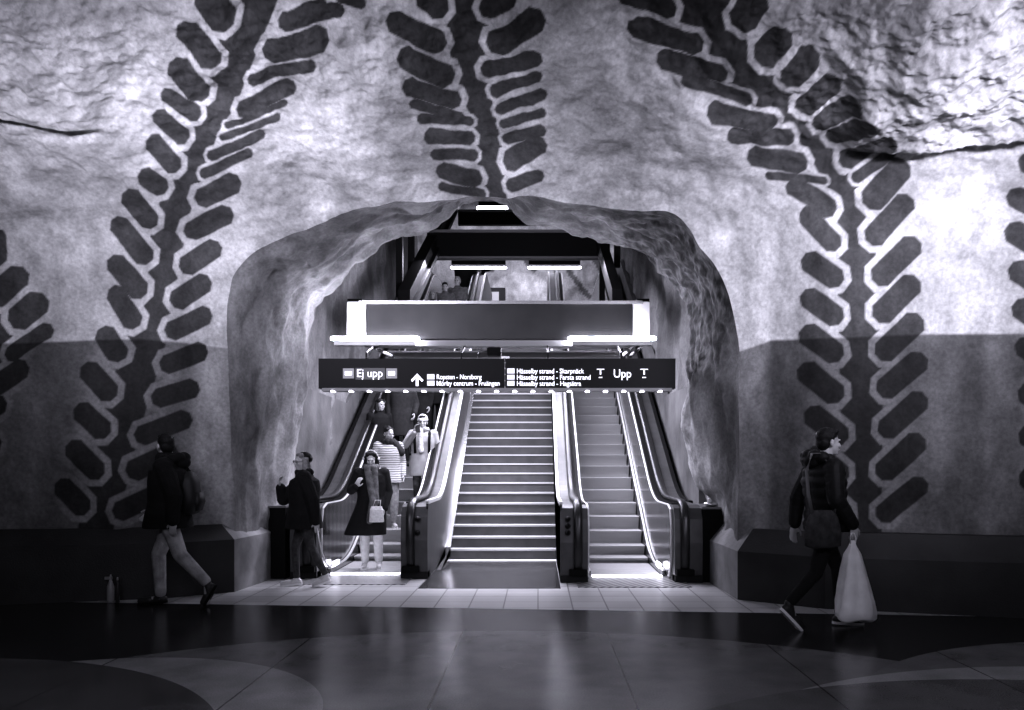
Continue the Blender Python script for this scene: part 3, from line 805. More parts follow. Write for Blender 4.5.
def sbox(par, nm, m, px0, px1, py0, py1, y0, y1, bev=0.0):
    bm = B(); box(bm, sx(px0), sx(px1), y0, y1, sz(py1), sz(py0)); return obj(nm, bm, m, par, bevel=bev)
lp = sbox(sg, 'sign_panel', SIGN, 318.5, 504.2, 358.5, 388.5, 0, 0.16)
rp = sbox(sg, 'sign_panel', SIGN, 505.2, 675.5, 358.5, 388.5, 0, 0.16)
sbox(sg, 'light_rail', mat('rail_grey', 0.22, 0.5), 322, 672, 388.0, 391.2, -0.01, 0.14)
for i in range(19):
    px = 332.7 + 18.2 * i
    bm = B(); loft(bm, [((sx(px), 0.03, sz(391.9)), 0.028, 0.05), ((sx(px), 0.03, sz(390.6)), 0.034, 0.055)], 14)
    obj('downlight', bm, LAMPS, sg)
def text(par, s, px0, px1, pcap, pbase, m=WHITE, y=-0.004):
    me = font_mesh(s)
    co = np.empty(len(me.vertices) * 3, np.float32); me.vertices.foreach_get('co', co); co = co.reshape(-1, 3)
    cap_h = 0.70; x0, x1 = co[:, 0].min(), co[:, 0].max()
    X = sx(px0) + (co[:, 0] - x0) / (x1 - x0) * (sx(px1) - sx(px0)); Z = sz(pbase) + co[:, 1] / cap_h * (sz(pcap) - sz(pbase))
    co = np.stack([X, np.full(len(X), y), Z], -1); me.vertices.foreach_set('co', co.astype(np.float32).ravel()); me.update()
    o = link('lettering', me, m, par); return o
text(lp, 'Ropsten - Norsborg', 436.8, 481.6, 374.4, 379.2)
text(lp, 'Mörby centrum - Fruängen', 436.8, 499.6, 380.8, 385.6)
text(rp, 'Hässelby strand - Skarpnäck', 517, 584, 368.6, 373.4)
text(rp, 'Hässelby strand - Farsta strand', 517, 590.5, 374.8, 379.6)
text(rp, 'Hässelby strand - Hagsätra', 517, 581, 381.0, 385.8)
for p0, p1 in ((374.2, 379.4), (380.7, 385.7)): sbox(lp, 'line_marker', MARK, 427.2, 434.6, p0, p1, -0.005, 0.0)
for p0, p1 in ((368.4, 373.5), (374.8, 379.6), (380.9, 385.8)): sbox(rp, 'line_marker', MARK, 507.2, 514.6, p0, p1, -0.005, 0.0)
text(lp, 'Ej upp', 357.2, 382.6, 369.0, 377.0, LED)
text(rp, 'Upp', 613.8, 631.2, 369.2, 377.4, LED)
for a, b in ((596.8, 604.2), (640.2, 648.0)):
    text(rp, 'T', a, b, 368.8, 374.6, LED); sbox(rp, 'symbol_bar', LED, a + 2, b - 2, 377.0, 377.9, -0.005, 0)
for a, b in ((343.0, 354.0), (386.2, 397.0)):
    f = sbox(lp, 'display_field', DIM, a, b, 368.4, 378.4, -0.004, 0)
    sbox(f, 'no_entry_bar', LED, a + 2, b - 2, 371.4, 375.4, -0.010, -0.004)
sbox(lp, 'display_field', mat('display_faint', 0.06, 0.5, emit=0.03), 355.5, 385.0, 368.0, 379.5, -0.002, 0)
# arrow
bm = B()
for poly in ([(415.9, 377), (418.5, 377), (418.5, 386), (415.9, 386)], [(417.2, 373.6), (423.4, 380.2), (422.0, 381.8), (417.2, 376.9), (412.4, 381.8), (411.0, 380.2)]):
    bm.faces.new([bm.verts.new((sx(x), -0.005, sz(y))) for x, y in poly])
obj('arrow', bm, WHITE, lp)
for px in (365, 461, 548, 622):
    bm = B(); tube(bm, [(sx(px), 0.08, sz(359)), (sx(px), 0.08, sz(352)), (sx(px), 0.55, sz(340))], 0.012, 8); obj('hanger', bm, DARK, sg)
cam_t = thing('junction_box', 'small dark junction box with a bent cable on top of the sign', 'box', (sx(494) - 0.55, SY + 0.05, sz(358.5) + 2.45))
bm = B(); box(bm, -0.09, 0.09, -0.05, 0.08, 0.04, 0.15); obj('casing', bm, BLACK, cam_t, bevel=0.01)
bm = B(); box(bm, 0.09, 0.20, -0.05, 0.06, 0.0, 0.03); obj('bracket', bm, STEEL_B, cam_t)
bm = B(); tube(bm, [(-0.09, 0, 0.1), (-0.17, 0, 0.1), (-0.21, 0, 0.07), (-0.22, 0, 0.0)], 0.008, 8); obj('cable', bm, STEEL, cam_t, True)

# ================================================================== STEEL FRAME OVER THE STAIRS
fr = thing('steel_frame', 'black steel girder frame hanging over the stairs', 'frame', (-0.45, 18, 6.0)); FO2 = (-0.45, 18, 6.0)
def fbox(nm, m, x0, x1, y0, y1, z0, z1): return loc_box(fr, nm, m, x0, x1, y0, y1, z0, z1, FO2)
fbox('girder', BLACK, -2.50, 1.62, 18.0, 18.12, 6.14, 6.68)
fbox('girder_flange', mat('girder_edge', 0.10, 0.5), -2.50, 1.62, 17.95, 18.17, 6.68, 6.74)
fbox('girder_flange', mat('girder_edge', 0.10, 0.5), -2.50, 1.62, 17.95, 18.17, 6.10, 6.14)
fbox('girder', BLACK, -2.2, 1.2, 22.0, 22.15, 8.06, 8.40)
fbox('girder_flange', mat('girder_edge', 0.10, 0.5), -2.2, 1.2, 21.95, 22.45, 8.40, 8.46)
def incl(nm, m, x0, x1, ya, yb, off0, off1):
    path = [(y - FO2[1], 4.47 + (y - 14.6) * 0.545 - FO2[2]) for y in np.linspace(ya, yb, 10)]
    bm = B(); ribbon_x(bm, path, x0 - FO2[0], x1 - FO2[0], off0, off1); return obj(nm, bm, m, fr)
incl('side_beam', BLACK, -2.50, -2.28, 14.25, 24, -0.05, 0.30)
incl('side_beam', DARK, -2.28, -2.21, 14.25, 24, -0.12, 0.02)
incl('side_beam', BLACK, 1.32, 1.50, 14.25, 24, -0.05, 0.32)
for x, y in ((-2.55, 14.75), (-2.55, 16.1), (1.62, 18.6), (1.64, 16.6)):
    zb = 4.47 + (y - 14.6) * 0.545
    bm = B(); box(bm, x - 0.06 - FO2[0], x + 0.06 - FO2[0], y - 0.06 - FO2[1], y + 0.06 - FO2[1], zb - FO2[2], zb + 2.2 - FO2[2]); obj('hanger', bm, BLACK, fr)
bm = B(); box(bm, 1.38 - FO2[0], 1.5 - FO2[0], 17.9 - FO2[1], 18.05 - FO2[1], 4.9 - FO2[2], 6.2 - FO2[2]); obj('hanger', bm, BLACK, fr)
tube_lamp(-2.05, -0.77, 19.0, 6.14, 'lit tube lamp hung under the girder, above the left escalator', 'tube lamps under the girder', -0.05, BLACK, 0.028)
tube_lamp(-0.22, 1.0, 19.0, 6.14, 'lit tube lamp hung under the girder, above the stairs', 'tube lamps under the girder', -0.05, BLACK, 0.028)
tube_lamp(-1.75, -0.95, 23.6, 9.02, 'lit lamp highest in the tunnel, seen just under the arch crown', None, -0.05, BLACK, 0.06)

# ---- upper landing at the head of the stairs
bm = B(); box(bm, -9, 8, 21.7, 31, 5.5, 5.8)
tag(obj('floor_upper', bm, mat('upper_floor', 0.25, 0.4, var=0.2)), 'upper landing floor at the head of the stairs', kind='structure')
def upper_wall():
    us = np.linspace(-9, 8, 260); vs = np.linspace(5.6, 10.6, 90); U, Vg = np.meshgrid(us, vs)
    u = U.ravel(); v = Vg.ravel(); P = np.stack([u, 29 - 0.08 * (v - 5.6) ** 2, v], -1)
    P[:, 1] += 0.25 * fbm(P * 0.9, 3)
    px = CX + u * CF / 29; py = CH - (v - EYE) * CF / 29
    c = np.full(u.shape, 0.30)
    # a few big leaf strokes and a paler dome-shaped patch between the rails
    for (x1, y1, x2, y2, w) in ((592, 262, 612, 285, 6), (600, 290, 620, 268, 6), (566, 272, 590, 300, 5), (575, 262, 600, 246, 5), (470, 262, 495, 275, 5), (430, 262, 415, 282, 6), (520, 258, 536, 275, 6)):
        c = np.where(leaf_sd(px, py, x1, y1, x2, y2, w) < 0, 0.09, c)
    dome = ((px - 522) / 34) ** 2 + ((py - 304) / 28) ** 2
    c = np.where(dome < 1, 0.42, c)
    tag(grid_object('wall_upper', P, 90, 260, np.ones((89, 259), bool), ROCK, np.stack([c, 0.4 + 0 * c, 0 * c], -1)), 'painted rock wall of the upper hall at the head of the stairs', kind='structure')
upper_wall()
t = thing('notice_box', 'small dark box with a pale screen on the upper landing', 'screen', (-1.55, 27.6, 5.8))
bm = B(); box(bm, -0.42, 0.42, 0, 0.3, 0.0, 1.75); obj('cabinet', bm, DARK, t)
bm = B(); box(bm, -0.2, 0.2, -0.03, 0.0, 1.25, 1.6); obj('screen', bm, mat('pale_screen', 0.35, 0.4, emit=0.05), t)
# ================================================================== PEOPLE
SKIN = mat('skin', 0.42, 0.5, var=0.06, vscale=12)
EYE_M = mat('eye_dark', 0.02, 0.25)
LIP = mat('lip', 0.22, 0.5)
def cloth(name, col, var=0.2, vs=18, bump=0.25, bs=60, rough=0.85): return mat(name, col, rough, var=var, vscale=vs, bump=bump, bscale=bs, spec=0.2)
COAT_BLACK = cloth('coat_black', 0.012); COAT_DARK = cloth('coat_dark', 0.028); COAT_GREY = cloth('coat_grey', 0.35, 0.15, 8)
DENIM = cloth('pale_denim', 0.34, 0.4, 10); TROUSER_D = cloth('trouser_dark', 0.016); TROUSER_L = cloth('trouser_pale', 0.62, 0.12)
HAIR_D = cloth('hair_dark', 0.012, 0.2, 30, 0.4, 90, 0.5); HAIR_L = cloth('hair_fair', 0.24, 0.3, 30, 0.4, 90, 0.5)
SHOE_D = mat('shoe_dark', 0.02, 0.5); SHOE_L = mat('shoe_pale', 0.55, 0.5); SOLE = mat('shoe_sole', 0.80, 0.5)
WOOL = cloth('wool_pale', 0.60, 0.15, 40, 0.5, 120); SCARF = cloth('scarf_grey', 0.11, 0.6, 14, 0.4, 60)

def V(*a): return Vector(a)
def person(label, loc, rz, J, height=1.75, voxel=0.009, coat=COAT_BLACK, hem=0.62, hem_r=(0.22, 0.17), bulk=1.0, trousers=TROUSER_D, shoes=SHOE_D,
           sole=SOLE, hair=HAIR_D, hair_style='short', head_yaw=0.0, head_pitch=0.0, hood=False, quilt=0, trouser_w=1.0, curl=(35, 35), extra=None, group=None):
    """J overrides joints of a 1.75 m figure facing -Y; local +x is the person's left"""
    t = thing('person', label, 'person', loc, rz, group); k = height / 1.75
    j = dict(pelvis=V(0, 0, .95), chest=V(0, 0, 1.28), neck=V(0, .01, 1.47), head=V(0, -.025, 1.625),
             shL=V(.185, .005, 1.415), elL=V(.235, .03, 1.13), wrL=V(.225, -.06, .89), shR=V(-.185, .005, 1.415), elR=V(-.235, .03, 1.13), wrR=V(-.225, -.06, .89),
             hipL=V(.09, 0, .92), knL=V(.095, -.02, .50), anL=V(.095, .02, .09), hipR=V(-.09, 0, .92), knR=V(-.095, -.02, .50), anR=V(-.095, .02, .09),
             toeL=V(.11, -.16, .035), toeR=V(-.11, -.16, .035))
    for a, b in J.items():
        if a in j: j[a] = Vector(b)
    j = {a: b * k for a, b in j.items()}
    HM = Matrix.Translation(j['head']) @ Euler((head_pitch, 0, head_yaw)).to_matrix().to_4x4() @ Matrix.Scale(k, 4)
    def headpart(fn):
        b2 = B(); fn(b2); bmesh.ops.transform(b2, matrix=HM, verts=list(b2.verts)); return b2
    def merge(bm, b2):
        me = bpy.data.meshes.new('tmp'); b2.to_mesh(me); b2.free(); bm.from_mesh(me); bpy.data.meshes.remove(me)
    # ---- body: one continuous skin
    bm = B()
    def skull(b2):
        ell(b2, (0, .015, .035), (.074, .094, .090)); ell(b2, (0, -.025, -.03), (.060, .068, .085)); ell(b2, (0, -.045, -.085), (.038, .040, .030))
        cap(b2, (0, -.088, .008), .009, (0, -.104, -.030), .0135, 10); cap(b2, (-.03, -.085, .022), .010, (.03, -.085, .022), .010, 10)
        for s in (-1, 1):
            ell(b2, (s * .077, .015, -.008), (.011, .022, .033)); ell(b2, (s * .036, -.068, -.028), (.024, .018, .022))
        ell(b2, (0, -.084, -.062), (.024, .011, .011))
    merge(bm, headpart(skull))
    cap(bm, j['neck'] - V(0, 0, .05), .062 * k, j['head'] + V(0, .02, -.06) * k, .052 * k)
    pel, che, nec = j['pelvis'], j['chest'], j['neck']
    loft(bm, [(pel - V(0, 0, .1) * k, .12 * k, .09 * k), (pel, .155 * k, .105 * k), (pel.lerp(che, .5), .13 * k, .09 * k), (che, .15 * k, .10 * k), (che.lerp(nec, .6), .15 * k, .085 * k), (nec, .06 * k, .055 * k)])
    for s, sd in ((1, 'L'), (-1, 'R')):
        cap(bm, j['sh' + sd], .050 * k, j['el' + sd], .038 * k); cap(bm, j['el' + sd], .038 * k, j['wr' + sd], .026 * k)
        cap(bm, j['hip' + sd], .078 * k, j['kn' + sd], .052 * k); cap(bm, j['kn' + sd], .052 * k, j['an' + sd], .036 * k)
        cap(bm, j['an' + sd] - V(0, 0, .03) * k, .036 * k, j['toe' + sd] + V(0, .04, .0), .028 * k)
        # hand: palm, four bent fingers, thumb from the side
        d = J.get('hand' + sd, None); d = Vector(d).normalized() if d is not None else (j['wr' + sd] - j['el' + sd]).normalized()
        n = Vector(J.get('palm' + sd, (-s, 0, 0))); n = (n - d * n.dot(d)).normalized(); sdv = Vector(J.get('thumb' + sd, (0, -1, 0))); sdv = sdv - d * sdv.dot(d); sdv = (sdv - n * sdv.dot(n)).normalized()
        w = j['wr' + sd]; Mx = Matrix((sdv, n, d)).transposed()
        ell(bm, w + d * .048 * k, (.041 * k, .017 * k, .054 * k), Mx)
        c = R(curl[0 if s > 0 else 1])
        for off, ln in ((.028, .078), (.0095, .088), (-.0095, .082), (-.028, .064)):
            p = w + (d * .085 + sdv * off) * k; r = .0088 * k
            for q, (fr, ra) in enumerate(((.45, .0088), (.32, .0082), (.23, .0074))):
                a = c * (q + .6) * .8; dd = d * math.cos(a) + n * math.sin(a); p2 = p + dd * ln * fr * k; cap(bm, p, r, p2, ra * k, 8); p = p2; r = ra * k
        p = w + (d * .025 + sdv * .030 + n * .006) * k; p2 = p + (d * .65 + sdv * .6 + n * .3).normalized() * .042 * k; p3 = p2 + (d * .9 + sdv * .15 + n * .45).normalized() * .032 * k
        cap(bm, p, .012 * k, p2, .0105 * k, 8); cap(bm, p2, .0105 * k, p3, .009 * k, 8)
    link('body', fused(bm, min(voxel, .007), 2), SKIN, t, True)
    for s in (-1, 1): obj('eye', headpart(lambda b2: ell(b2, (s * .031, -.083, .004), (.013, .008, .008))), EYE_M, t, True)
    bm = headpart(lambda b2: ell(b2, (0, -.0935, -.064), (.021, .006, .006))); obj('mouth', bm, LIP, t, True)
    # ---- trousers
    tw = trouser_w; bm = B()
    loft(bm, [(pel - V(0, 0, .12) * k, .13 * k, .10 * k), (pel - V(0, 0, .03) * k, .172 * k, .125 * k), (pel + V(0, 0, .10) * k, .158 * k, .115 * k)])
    for sd in 'LR':
        cap(bm, j['hip' + sd] - V(0, 0, .02), .092 * k, j['kn' + sd], .064 * k * tw); cap(bm, j['kn' + sd], .064 * k * tw, j['an' + sd] + (j['kn' + sd] - j['an' + sd]).normalized() * .03, .050 * k * tw)
    link('trousers', fused(bm, voxel, 3), trousers, t, True)
    # ---- shoes
    for sd in 'LR':
        a, to = j['an' + sd], j['toe' + sd]; f = (to - a); f2 = V(f.x, f.y, 0)
        dirn = f.normalized(); heel = a - V(0, 0, .045) * k - dirn * .035 * k
        fl = J.get('sole' + sd)
        if fl: heel = Vector(fl) * k
        bm = B(); cap(bm, heel, .036 * k, to, .030 * k); cap(bm, a + V(0, 0, .0), .040 * k, heel.lerp(to, .35), .038 * k); cap(bm, heel.lerp(to, .6), .040 * k, to, .034 * k)
        sh = link('shoe', fused(bm, .008, 2), shoes, t, True)
        ax = (to - heel).normalized(); side = V(1, 0, 0); side = (side - ax * side.dot(ax)).normalized(); dn = ax.cross(side); dn = -dn if dn.z > 0 else dn
        bm = B()
        for i in range(2): pass
        Mx = Matrix((side, ax, -dn)).transposed(); mid = heel.lerp(to, .5) + dn * .030 * k; L = (to - heel).length / 2 + .035 * k
        rings = []
        for zz in (-.012, .012):
            rings.append([bm.verts.new(mid + Mx @ V(.042 * k * (1 - .25 * (math.sin(q) < -.2) * 0) * math.copysign(abs(math.cos(q)) ** .7, math.cos(q)), L * math.copysign(abs(math.sin(q)) ** .8, math.sin(q)), zz * k)) for q in (2 * math.pi * i / 20 for i in range(20))])
        for i in range(20): bm.faces.new((rings[0][i], rings[0][(i + 1) % 20], rings[1][(i + 1) % 20], rings[1][i]))
        bm.faces.new(rings[0]); bm.faces.new(list(reversed(rings[1]))); obj('sole', bm, sole, sh)
    # ---- coat
    bm = B(); b_ = bulk
    hemz = hem * k; hp = pel.copy(); hp.z = hemz
    if 'hem' in J: hp = Vector(J['hem']) * k; hp.z = hemz
    rings = [(hp, hem_r[0] * k, hem_r[1] * k), (hp + V(0, 0, .03) * k, hem_r[0] * k * 1.0, hem_r[1] * k)]
    w_c = pel.lerp(che, .35)
    if hemz < pel.z - .1: rings.append((pel, .195 * k * b_, .15 * k * b_))
    rings += [(w_c, .178 * k * b_, .135 * k * b_), (che, .195 * k * b_, .145 * k * b_), (che.lerp(nec, .55), .195 * k * b_, .13 * k * b_), (che.lerp(nec, .82), .155 * k, .105 * k), (nec + V(0, 0, .015) * k, .082 * k, .078 * k), (nec + V(0, 0, .05) * k, .078 * k, .076 * k)]
    if quilt:
        out = []; zs = np.linspace(rings[0][0].z, rings[-1][0].z, quilt * 6 + 1); rz_ = [r[0].z for r in rings]
        for i, z in enumerate(zs):
            f = lambda g: float(np.interp(z, rz_, [g(r) for r in rings])); puff = 1 + .07 * abs(math.sin(math.pi * i / 6)) - .03
            out.append((V(f(lambda r: r[0].x), f(lambda r: r[0].y), z), f(lambda r: r[1]) * puff, f(lambda r: r[2]) * puff))
        rings = out
    loft(bm, rings, 32, 2.3)
    for sd in 'LR':
        sh, el, wr = j['sh' + sd], j['el' + sd], j['wr' + sd]; cuff = wr + (el - wr).normalized() * .012
        cap(bm, che.lerp(sh, .75), .085 * k * b_, sh, .078 * k * b_)
        if quilt:
            for p, q, r1, r2, n in ((sh, el, .078, .066, 4), (el, cuff, .066, .05, 3)):
                for i in range(n): cap(bm, p.lerp(q, (i + .15) / n), (r1 + (r2 - r1) * i / n) * k * b_, p.lerp(q, (i + .85) / n), (r1 + (r2 - r1) * (i + 1) / n) * k * b_)
        else: cap(bm, sh, .076 * k * b_, el, .060 * k * b_); cap(bm, el, .060 * k * b_, cuff, .047 * k * b_)
    ct = link('coat', fused(bm, voxel, 3 if not quilt else 2), coat, t, True)
    if hood:
        bm = B(); c = nec + V(0, .10, .04) * k
        for q in range(9):
            a = R(-150 + 300 * q / 8); p = c + V(math.sin(a) * .125, math.cos(a) * .09 - .05, -.02 + .03 * math.cos(a)) * k
            ell(bm, p, (.062 * k, .062 * k, .055 * k))
        ell(bm, c + V(0, .02, -.04) * k, (.12 * k, .085 * k, .08 * k)); link('hood', fused(bm, voxel, 3), coat, ct, True)
    # ---- hair
    if hair_style:
        def hr(b2):
            ell(b2, (0, .028, .048), (.083, .098, .092))
            if hair_style in ('long', 'bob'):
                L = -.21 if hair_style == 'long' else -.11
                for s in (-1, 1): cap(b2, (s * .072, .015, .02), .038, (s * .085, .0, L), .036)
                ell(b2, (0, .075, L / 2), (.085, .045, .12 if hair_style == 'long' else .09)); cap(b2, (-.05, -.03, .085), .034, (.05, -.03, .085), .034)
            elif hair_style == 'bun': ell(b2, (0, .11, .09), (.045, .04, .04)); cap(b2, (-.055, -.01, .075), .032, (.055, -.01, .075), .032)
            else:
                ell(b2, (0, .06, -.005), (.076, .06, .075)); ell(b2, (0, -.035, .092), (.066, .05, .038))
        link('hair', fused(headpart(hr), .008, 2), hair, t, True)
    if extra: extra(t, j, k, headpart, HM)
    return t, j, k

def world(t, p):
    return Matrix.Translation(t.location) @ Euler(t.rotation_euler).to_matrix().to_4x4() @ Vector(p)

def collar(t, j, k, headpart, HM):
    bm = B(); c = j['neck'] + V(0, -.01, .03) * k
    for q in range(12):
        a = 2 * math.pi * q / 12; ell(bm, c + V(math.cos(a) * .08, math.sin(a) * .085, 0) * k, (.05, .05, .075))
    link('collar', fused(bm, .009, 2), COAT_BLACK, t, True)
# ---- 1: man at the far left walking left, hooded dark jacket and pale jeans
p1, j1, k1 = person('person in a dark hooded jacket, pale ripped jeans and backpack walking left by the plinth', (-3.87, 8.42, 0), R(-86),
    dict(pelvis=(0, -.02, .95), chest=(0, .0, 1.28), head=(0, -.05, 1.63), neck=(0, -.005, 1.47),
         knL=(.09, .13, .53), anL=(.09, .40, .24), toeL=(.09, .36, .045), soleL=(.09, .45, .20), knR=(-.09, -.15, .52), anR=(-.09, -.13, .09), toeR=(-.09, -.33, .035),
         elR=(-.25, -.10, 1.13), wrR=(-.24, -.27, .96), elL=(.25, .13, 1.14), wrL=(.25, .12, .88)),
    height=1.80, voxel=.008, coat=COAT_BLACK, hem=.80, hem_r=(.24, .235), bulk=1.36, trousers=DENIM, trouser_w=1.12, shoes=SHOE_D, sole=BLACK, hood=True, hair_style='short', head_yaw=R(-50), extra=collar)
def backpack(label, loc, rz, m, s=1.0):
    t = thing('backpack', label, 'backpack', loc, rz)
    bm = B(); loft(bm, [((0, 0, -.23), .10, .05), ((0, 0, -.21), .14, .085), ((0, .005, -.05), .15, .10), ((0, .0, .12), .135, .085), ((0, -.01, .20), .09, .055), ((0, -.01, .22), .04, .03)], 28, 3.0)
    bmesh.ops.scale(bm, vec=(s, s, s), verts=list(bm.verts)); obj('bag', bm, m, t, True)
    bm = B(); loft(bm, [((0, .08, -.19), .09, .035), ((0, .095, -.10), .105, .05), ((0, .085, .0), .095, .04)], 20, 3.0); bmesh.ops.scale(bm, vec=(s, s, s), verts=list(bm.verts)); obj('front_pocket', bm, m, t, True)
    bm = B(); tube(bm, [(-.03, -.02, .20 * s), (-.02, -.02, .255 * s), (.02, -.02, .255 * s), (.03, -.02, .20 * s)], .008, 8); obj('handle', bm, BLACK, t, True)
    for x in (-.085, .085):
        bm = B(); tube(bm, [(x, -.03, .17), (x * 1.15, -.17, .255), (x * 1.2, -.32, .14), (x * 1.3, -.345, -.05), (x * 1.6, -.20, -.17), (x * 1.5, -.03, -.19)], .022, 8, .008, up=(1, 0, 0)); obj('strap', bm, BLACK, t, True)
    return t
backpack('black backpack on the back of the hooded person at the far left', world(p1, (0, .20, 1.19)), R(-82), mat('bag_black', 0.010, 0.6))

# ---- 2: woman walking left with one hand at her face
def specs(t, j, k, headpart, HM):
    def gl(b2):
        for s in (-1, 1): ell(b2, (s * .036, -.100, .004), (.030, .008, .019))
        cap(b2, (-.012, -.104, .008), .004, (.012, -.104, .008), .004, 8)
        for s in (-1, 1): cap(b2, (s * .064, -.095, .008), .004, (s * .080, .01, .006), .004, 8)
    obj('glasses', headpart(gl), mat('pale_lens', 0.5, 0.1, 0.6), t, True)
    bm = B(); c = j['neck'] + V(0, -.01, .05) * k
    for q in range(12):
        a = 2 * math.pi * q / 12; ell(bm, c + V(math.cos(a) * .08, math.sin(a) * .08, -.03 + .012 * math.sin(a * 2)) * k, (.042, .042, .042))
    link('scarf', fused(bm, .009, 2), COAT_BLACK, t, True)
def wrap2(t, j, k, hpf, HM):
    specs(t, j, k, hpf, HM)
    def cap_hat(b2): ell(b2, (0, .03, .075), (.086, .098, .062)); ell(b2, (0, .07, .04), (.084, .07, .06))
    link('crown_hair', fused(hpf(cap_hat), .008, 2), HAIR_D, t, True)
p2, j2, k2 = person('woman in a dark coat and glasses walking left with one hand raised to her face', (-2.84, 9.72, 0), R(-78),
    dict(pelvis=(0, 0, .95), knL=(.085, .10, .50), anL=(.085, .28, .15), toeL=(.085, .13, .04), soleL=(.085, .30, .10), knR=(-.085, -.12, .51), anR=(-.085, -.10, .09), toeR=(-.085, -.28, .035),
         elR=(-.22, -.28, 1.13), wrR=(-.15, -.31, 1.29), handR=(.1, -.1, 1), palmR=(.4, 1, 0), thumbR=(1, 0, 0), elL=(.25, .12, 1.13), wrL=(.24, .16, .86)),
    height=1.63, voxel=.008, coat=COAT_BLACK, hem=.76, hem_r=(.235, .24), bulk=1.42, trousers=cloth('leggings_grey', 0.05, .4), trouser_w=.86, shoes=SHOE_L, hair=HAIR_L, hair_style='long', head_yaw=R(26), extra=wrap2)
t = thing('phone_cable', 'pale cord loop hanging from the hand of the woman in glasses', 'cord', world(p2, (.22, .17, .70)))
bm = B(); tube(bm, [(-.01, 0, .06), (.02, -.02, -.10), (.05, -.02, -.25), (.11, -.02, -.40), (.16, 0, -.46)], .009, 8); obj('cord', bm, TRIM, t, True)

# ---- 3: woman with white headphones at the foot of the left escalator
def phones(t, j, k, headpart, HM):
    def band(b2):
        tube(b2, [(.096 * math.cos(a), .015, .02 + .108 * math.sin(a)) for a in np.linspace(0, math.pi, 15)], .011, 8)
    h = obj('headphones', headpart(band), WOOL, t, True)
    obj('ear_cup', headpart(lambda b2: cap(b2, (.085, .015, .0), .036, (.10, .015, .0), .030)), WOOL, h, True); obj('ear_cup', headpart(lambda b2: cap(b2, (-.085, .015, .0), .036, (-.10, .015, .0), .030)), WOOL, h, True)
    bm = B(); c = j['neck'] + V(0, -.02, .04) * k
    for q in range(10):
        a = 2 * math.pi * q / 10; ell(bm, c + V(math.cos(a) * .085, math.sin(a) * .08, 0) * k, (.042, .042, .045))
    cap(bm, c + V(-.05, -.10, -.02), .045, V(.05, -.20, 1.02) * k, .055); cap(bm, V(.05, -.20, 1.02) * k, .055, V(.00, -.20, .72) * k, .05); cap(bm, c + V(.06, -.10, -.02), .04, V(.09, -.19, .98) * k, .045)
    link('scarf', fused(bm, .010, 2), SCARF, t, True)
p3, j3, k3 = person('woman with pale headphones and a long black coat stepping off the left escalator', (-2.35, 11.28, 0.016), R(6),
    dict(elR=(-.30, .03, 1.16), wrR=(-.20, -.22, 1.22), handR=(.4, -.2, .8), palmR=(.3, 1, 0), thumbR=(1, 0, 0), elL=(.25, .04, 1.13), wrL=(.20, -.08, .88), knL=(.10, -.05, .50), anL=(.11, .0, .09), toeL=(.13, -.18, .035), hem=(-.09, .03, 0)),
    height=1.66, voxel=.009, coat=COAT_BLACK, hem=.50, hem_r=(.31, .20), bulk=1.14, trousers=TROUSER_L, trouser_w=1.2, shoes=SHOE_L, hair_style='bob', head_pitch=R(22), extra=phones)
t = thing('paper_bag', 'small pale bag held in front of the black coat by the woman with headphones', 'bag', world(p3, (.10, -.29, .80)), R(6))
bm = B(); loft(bm, [((0, 0, -.13), .095, .035), ((0, 0, -.12), .10, .04), ((0, 0, .04), .09, .035), ((0, 0, .09), .07, .012)], 20, 4.0); obj('pouch', bm, WOOL, t)
bm = B(); tube(bm, [(-.05, 0, .08), (-.02, .02, .17), (.05, .03, .17), (.05, 0, .08)], .007, 8); obj('handle', bm, WOOL, t, True)

# ---- 4: person in a striped pale coat
STRIPE = cloth('striped_coat', 0.55, 0.1)
def stripes(m):
    nt = m.node_tree; b = nt.nodes['Principled BSDF']; tc = nt.nodes.new('ShaderNodeTexCoord'); w = nt.nodes.new('ShaderNodeTexWave'); w.bands_direction = 'Z'; w.inputs['Scale'].default_value = 8.5; w.inputs['Distortion'].default_value = 2.0
    nt.links.new(tc.outputs['Object'], w.inputs['Vector']); mr = nt.nodes.new('ShaderNodeMapRange'); mr.inputs['From Min'].default_value = .25; mr.inputs['From Max'].default_value = .75; mr.inputs['To Min'].default_value = .16; mr.inputs['To Max'].default_value = .50
    nt.links.new(w.outputs['Fac'], mr.inputs['Value']); nt.links.new(mr.outputs[0], b.inputs['Base Color'])
stripes(STRIPE)
def shawl(t, j, k, headpart, HM):
    bm = B(); c = j['neck'] + V(0, 0, .02) * k
    for q in range(10):
        a = 2 * math.pi * q / 10; ell(bm, c + V(math.cos(a) * .09, math.sin(a) * .09, 0) * k, (.05, .05, .06))
    cap(bm, c + V(.10, -.05, -.04), .07, j['shL'] + V(.02, -.05, -.10), .07); link('scarf', fused(bm, .011, 2), COAT_DARK, t, True)
def gz(y, e=E_L):
    k = math.floor((y - (e - 0.645)) / 0.35); return SLOPE * (k * 0.35 - 0.645)      # top of the step under y
yy = 13.12
p4, j4, k4 = person('person in a pale striped flared coat looking sideways on the left escalator', (-2.45, yy, gz(13.0)), R(18),
    dict(elR=(-.25, -.02, 1.14), wrR=(-.20, -.20, 1.0), elL=(.25, .05, 1.13), wrL=(.24, -.10, .90)), height=1.66, voxel=.010, coat=STRIPE, hem=.78, hem_r=(.27, .20), bulk=1.08, trousers=cloth('trouser_mid', .34, .3), trouser_w=1.25,
    shoes=SHOE_L, hair_style='bun', head_yaw=R(28), head_pitch=R(10), extra=shawl)

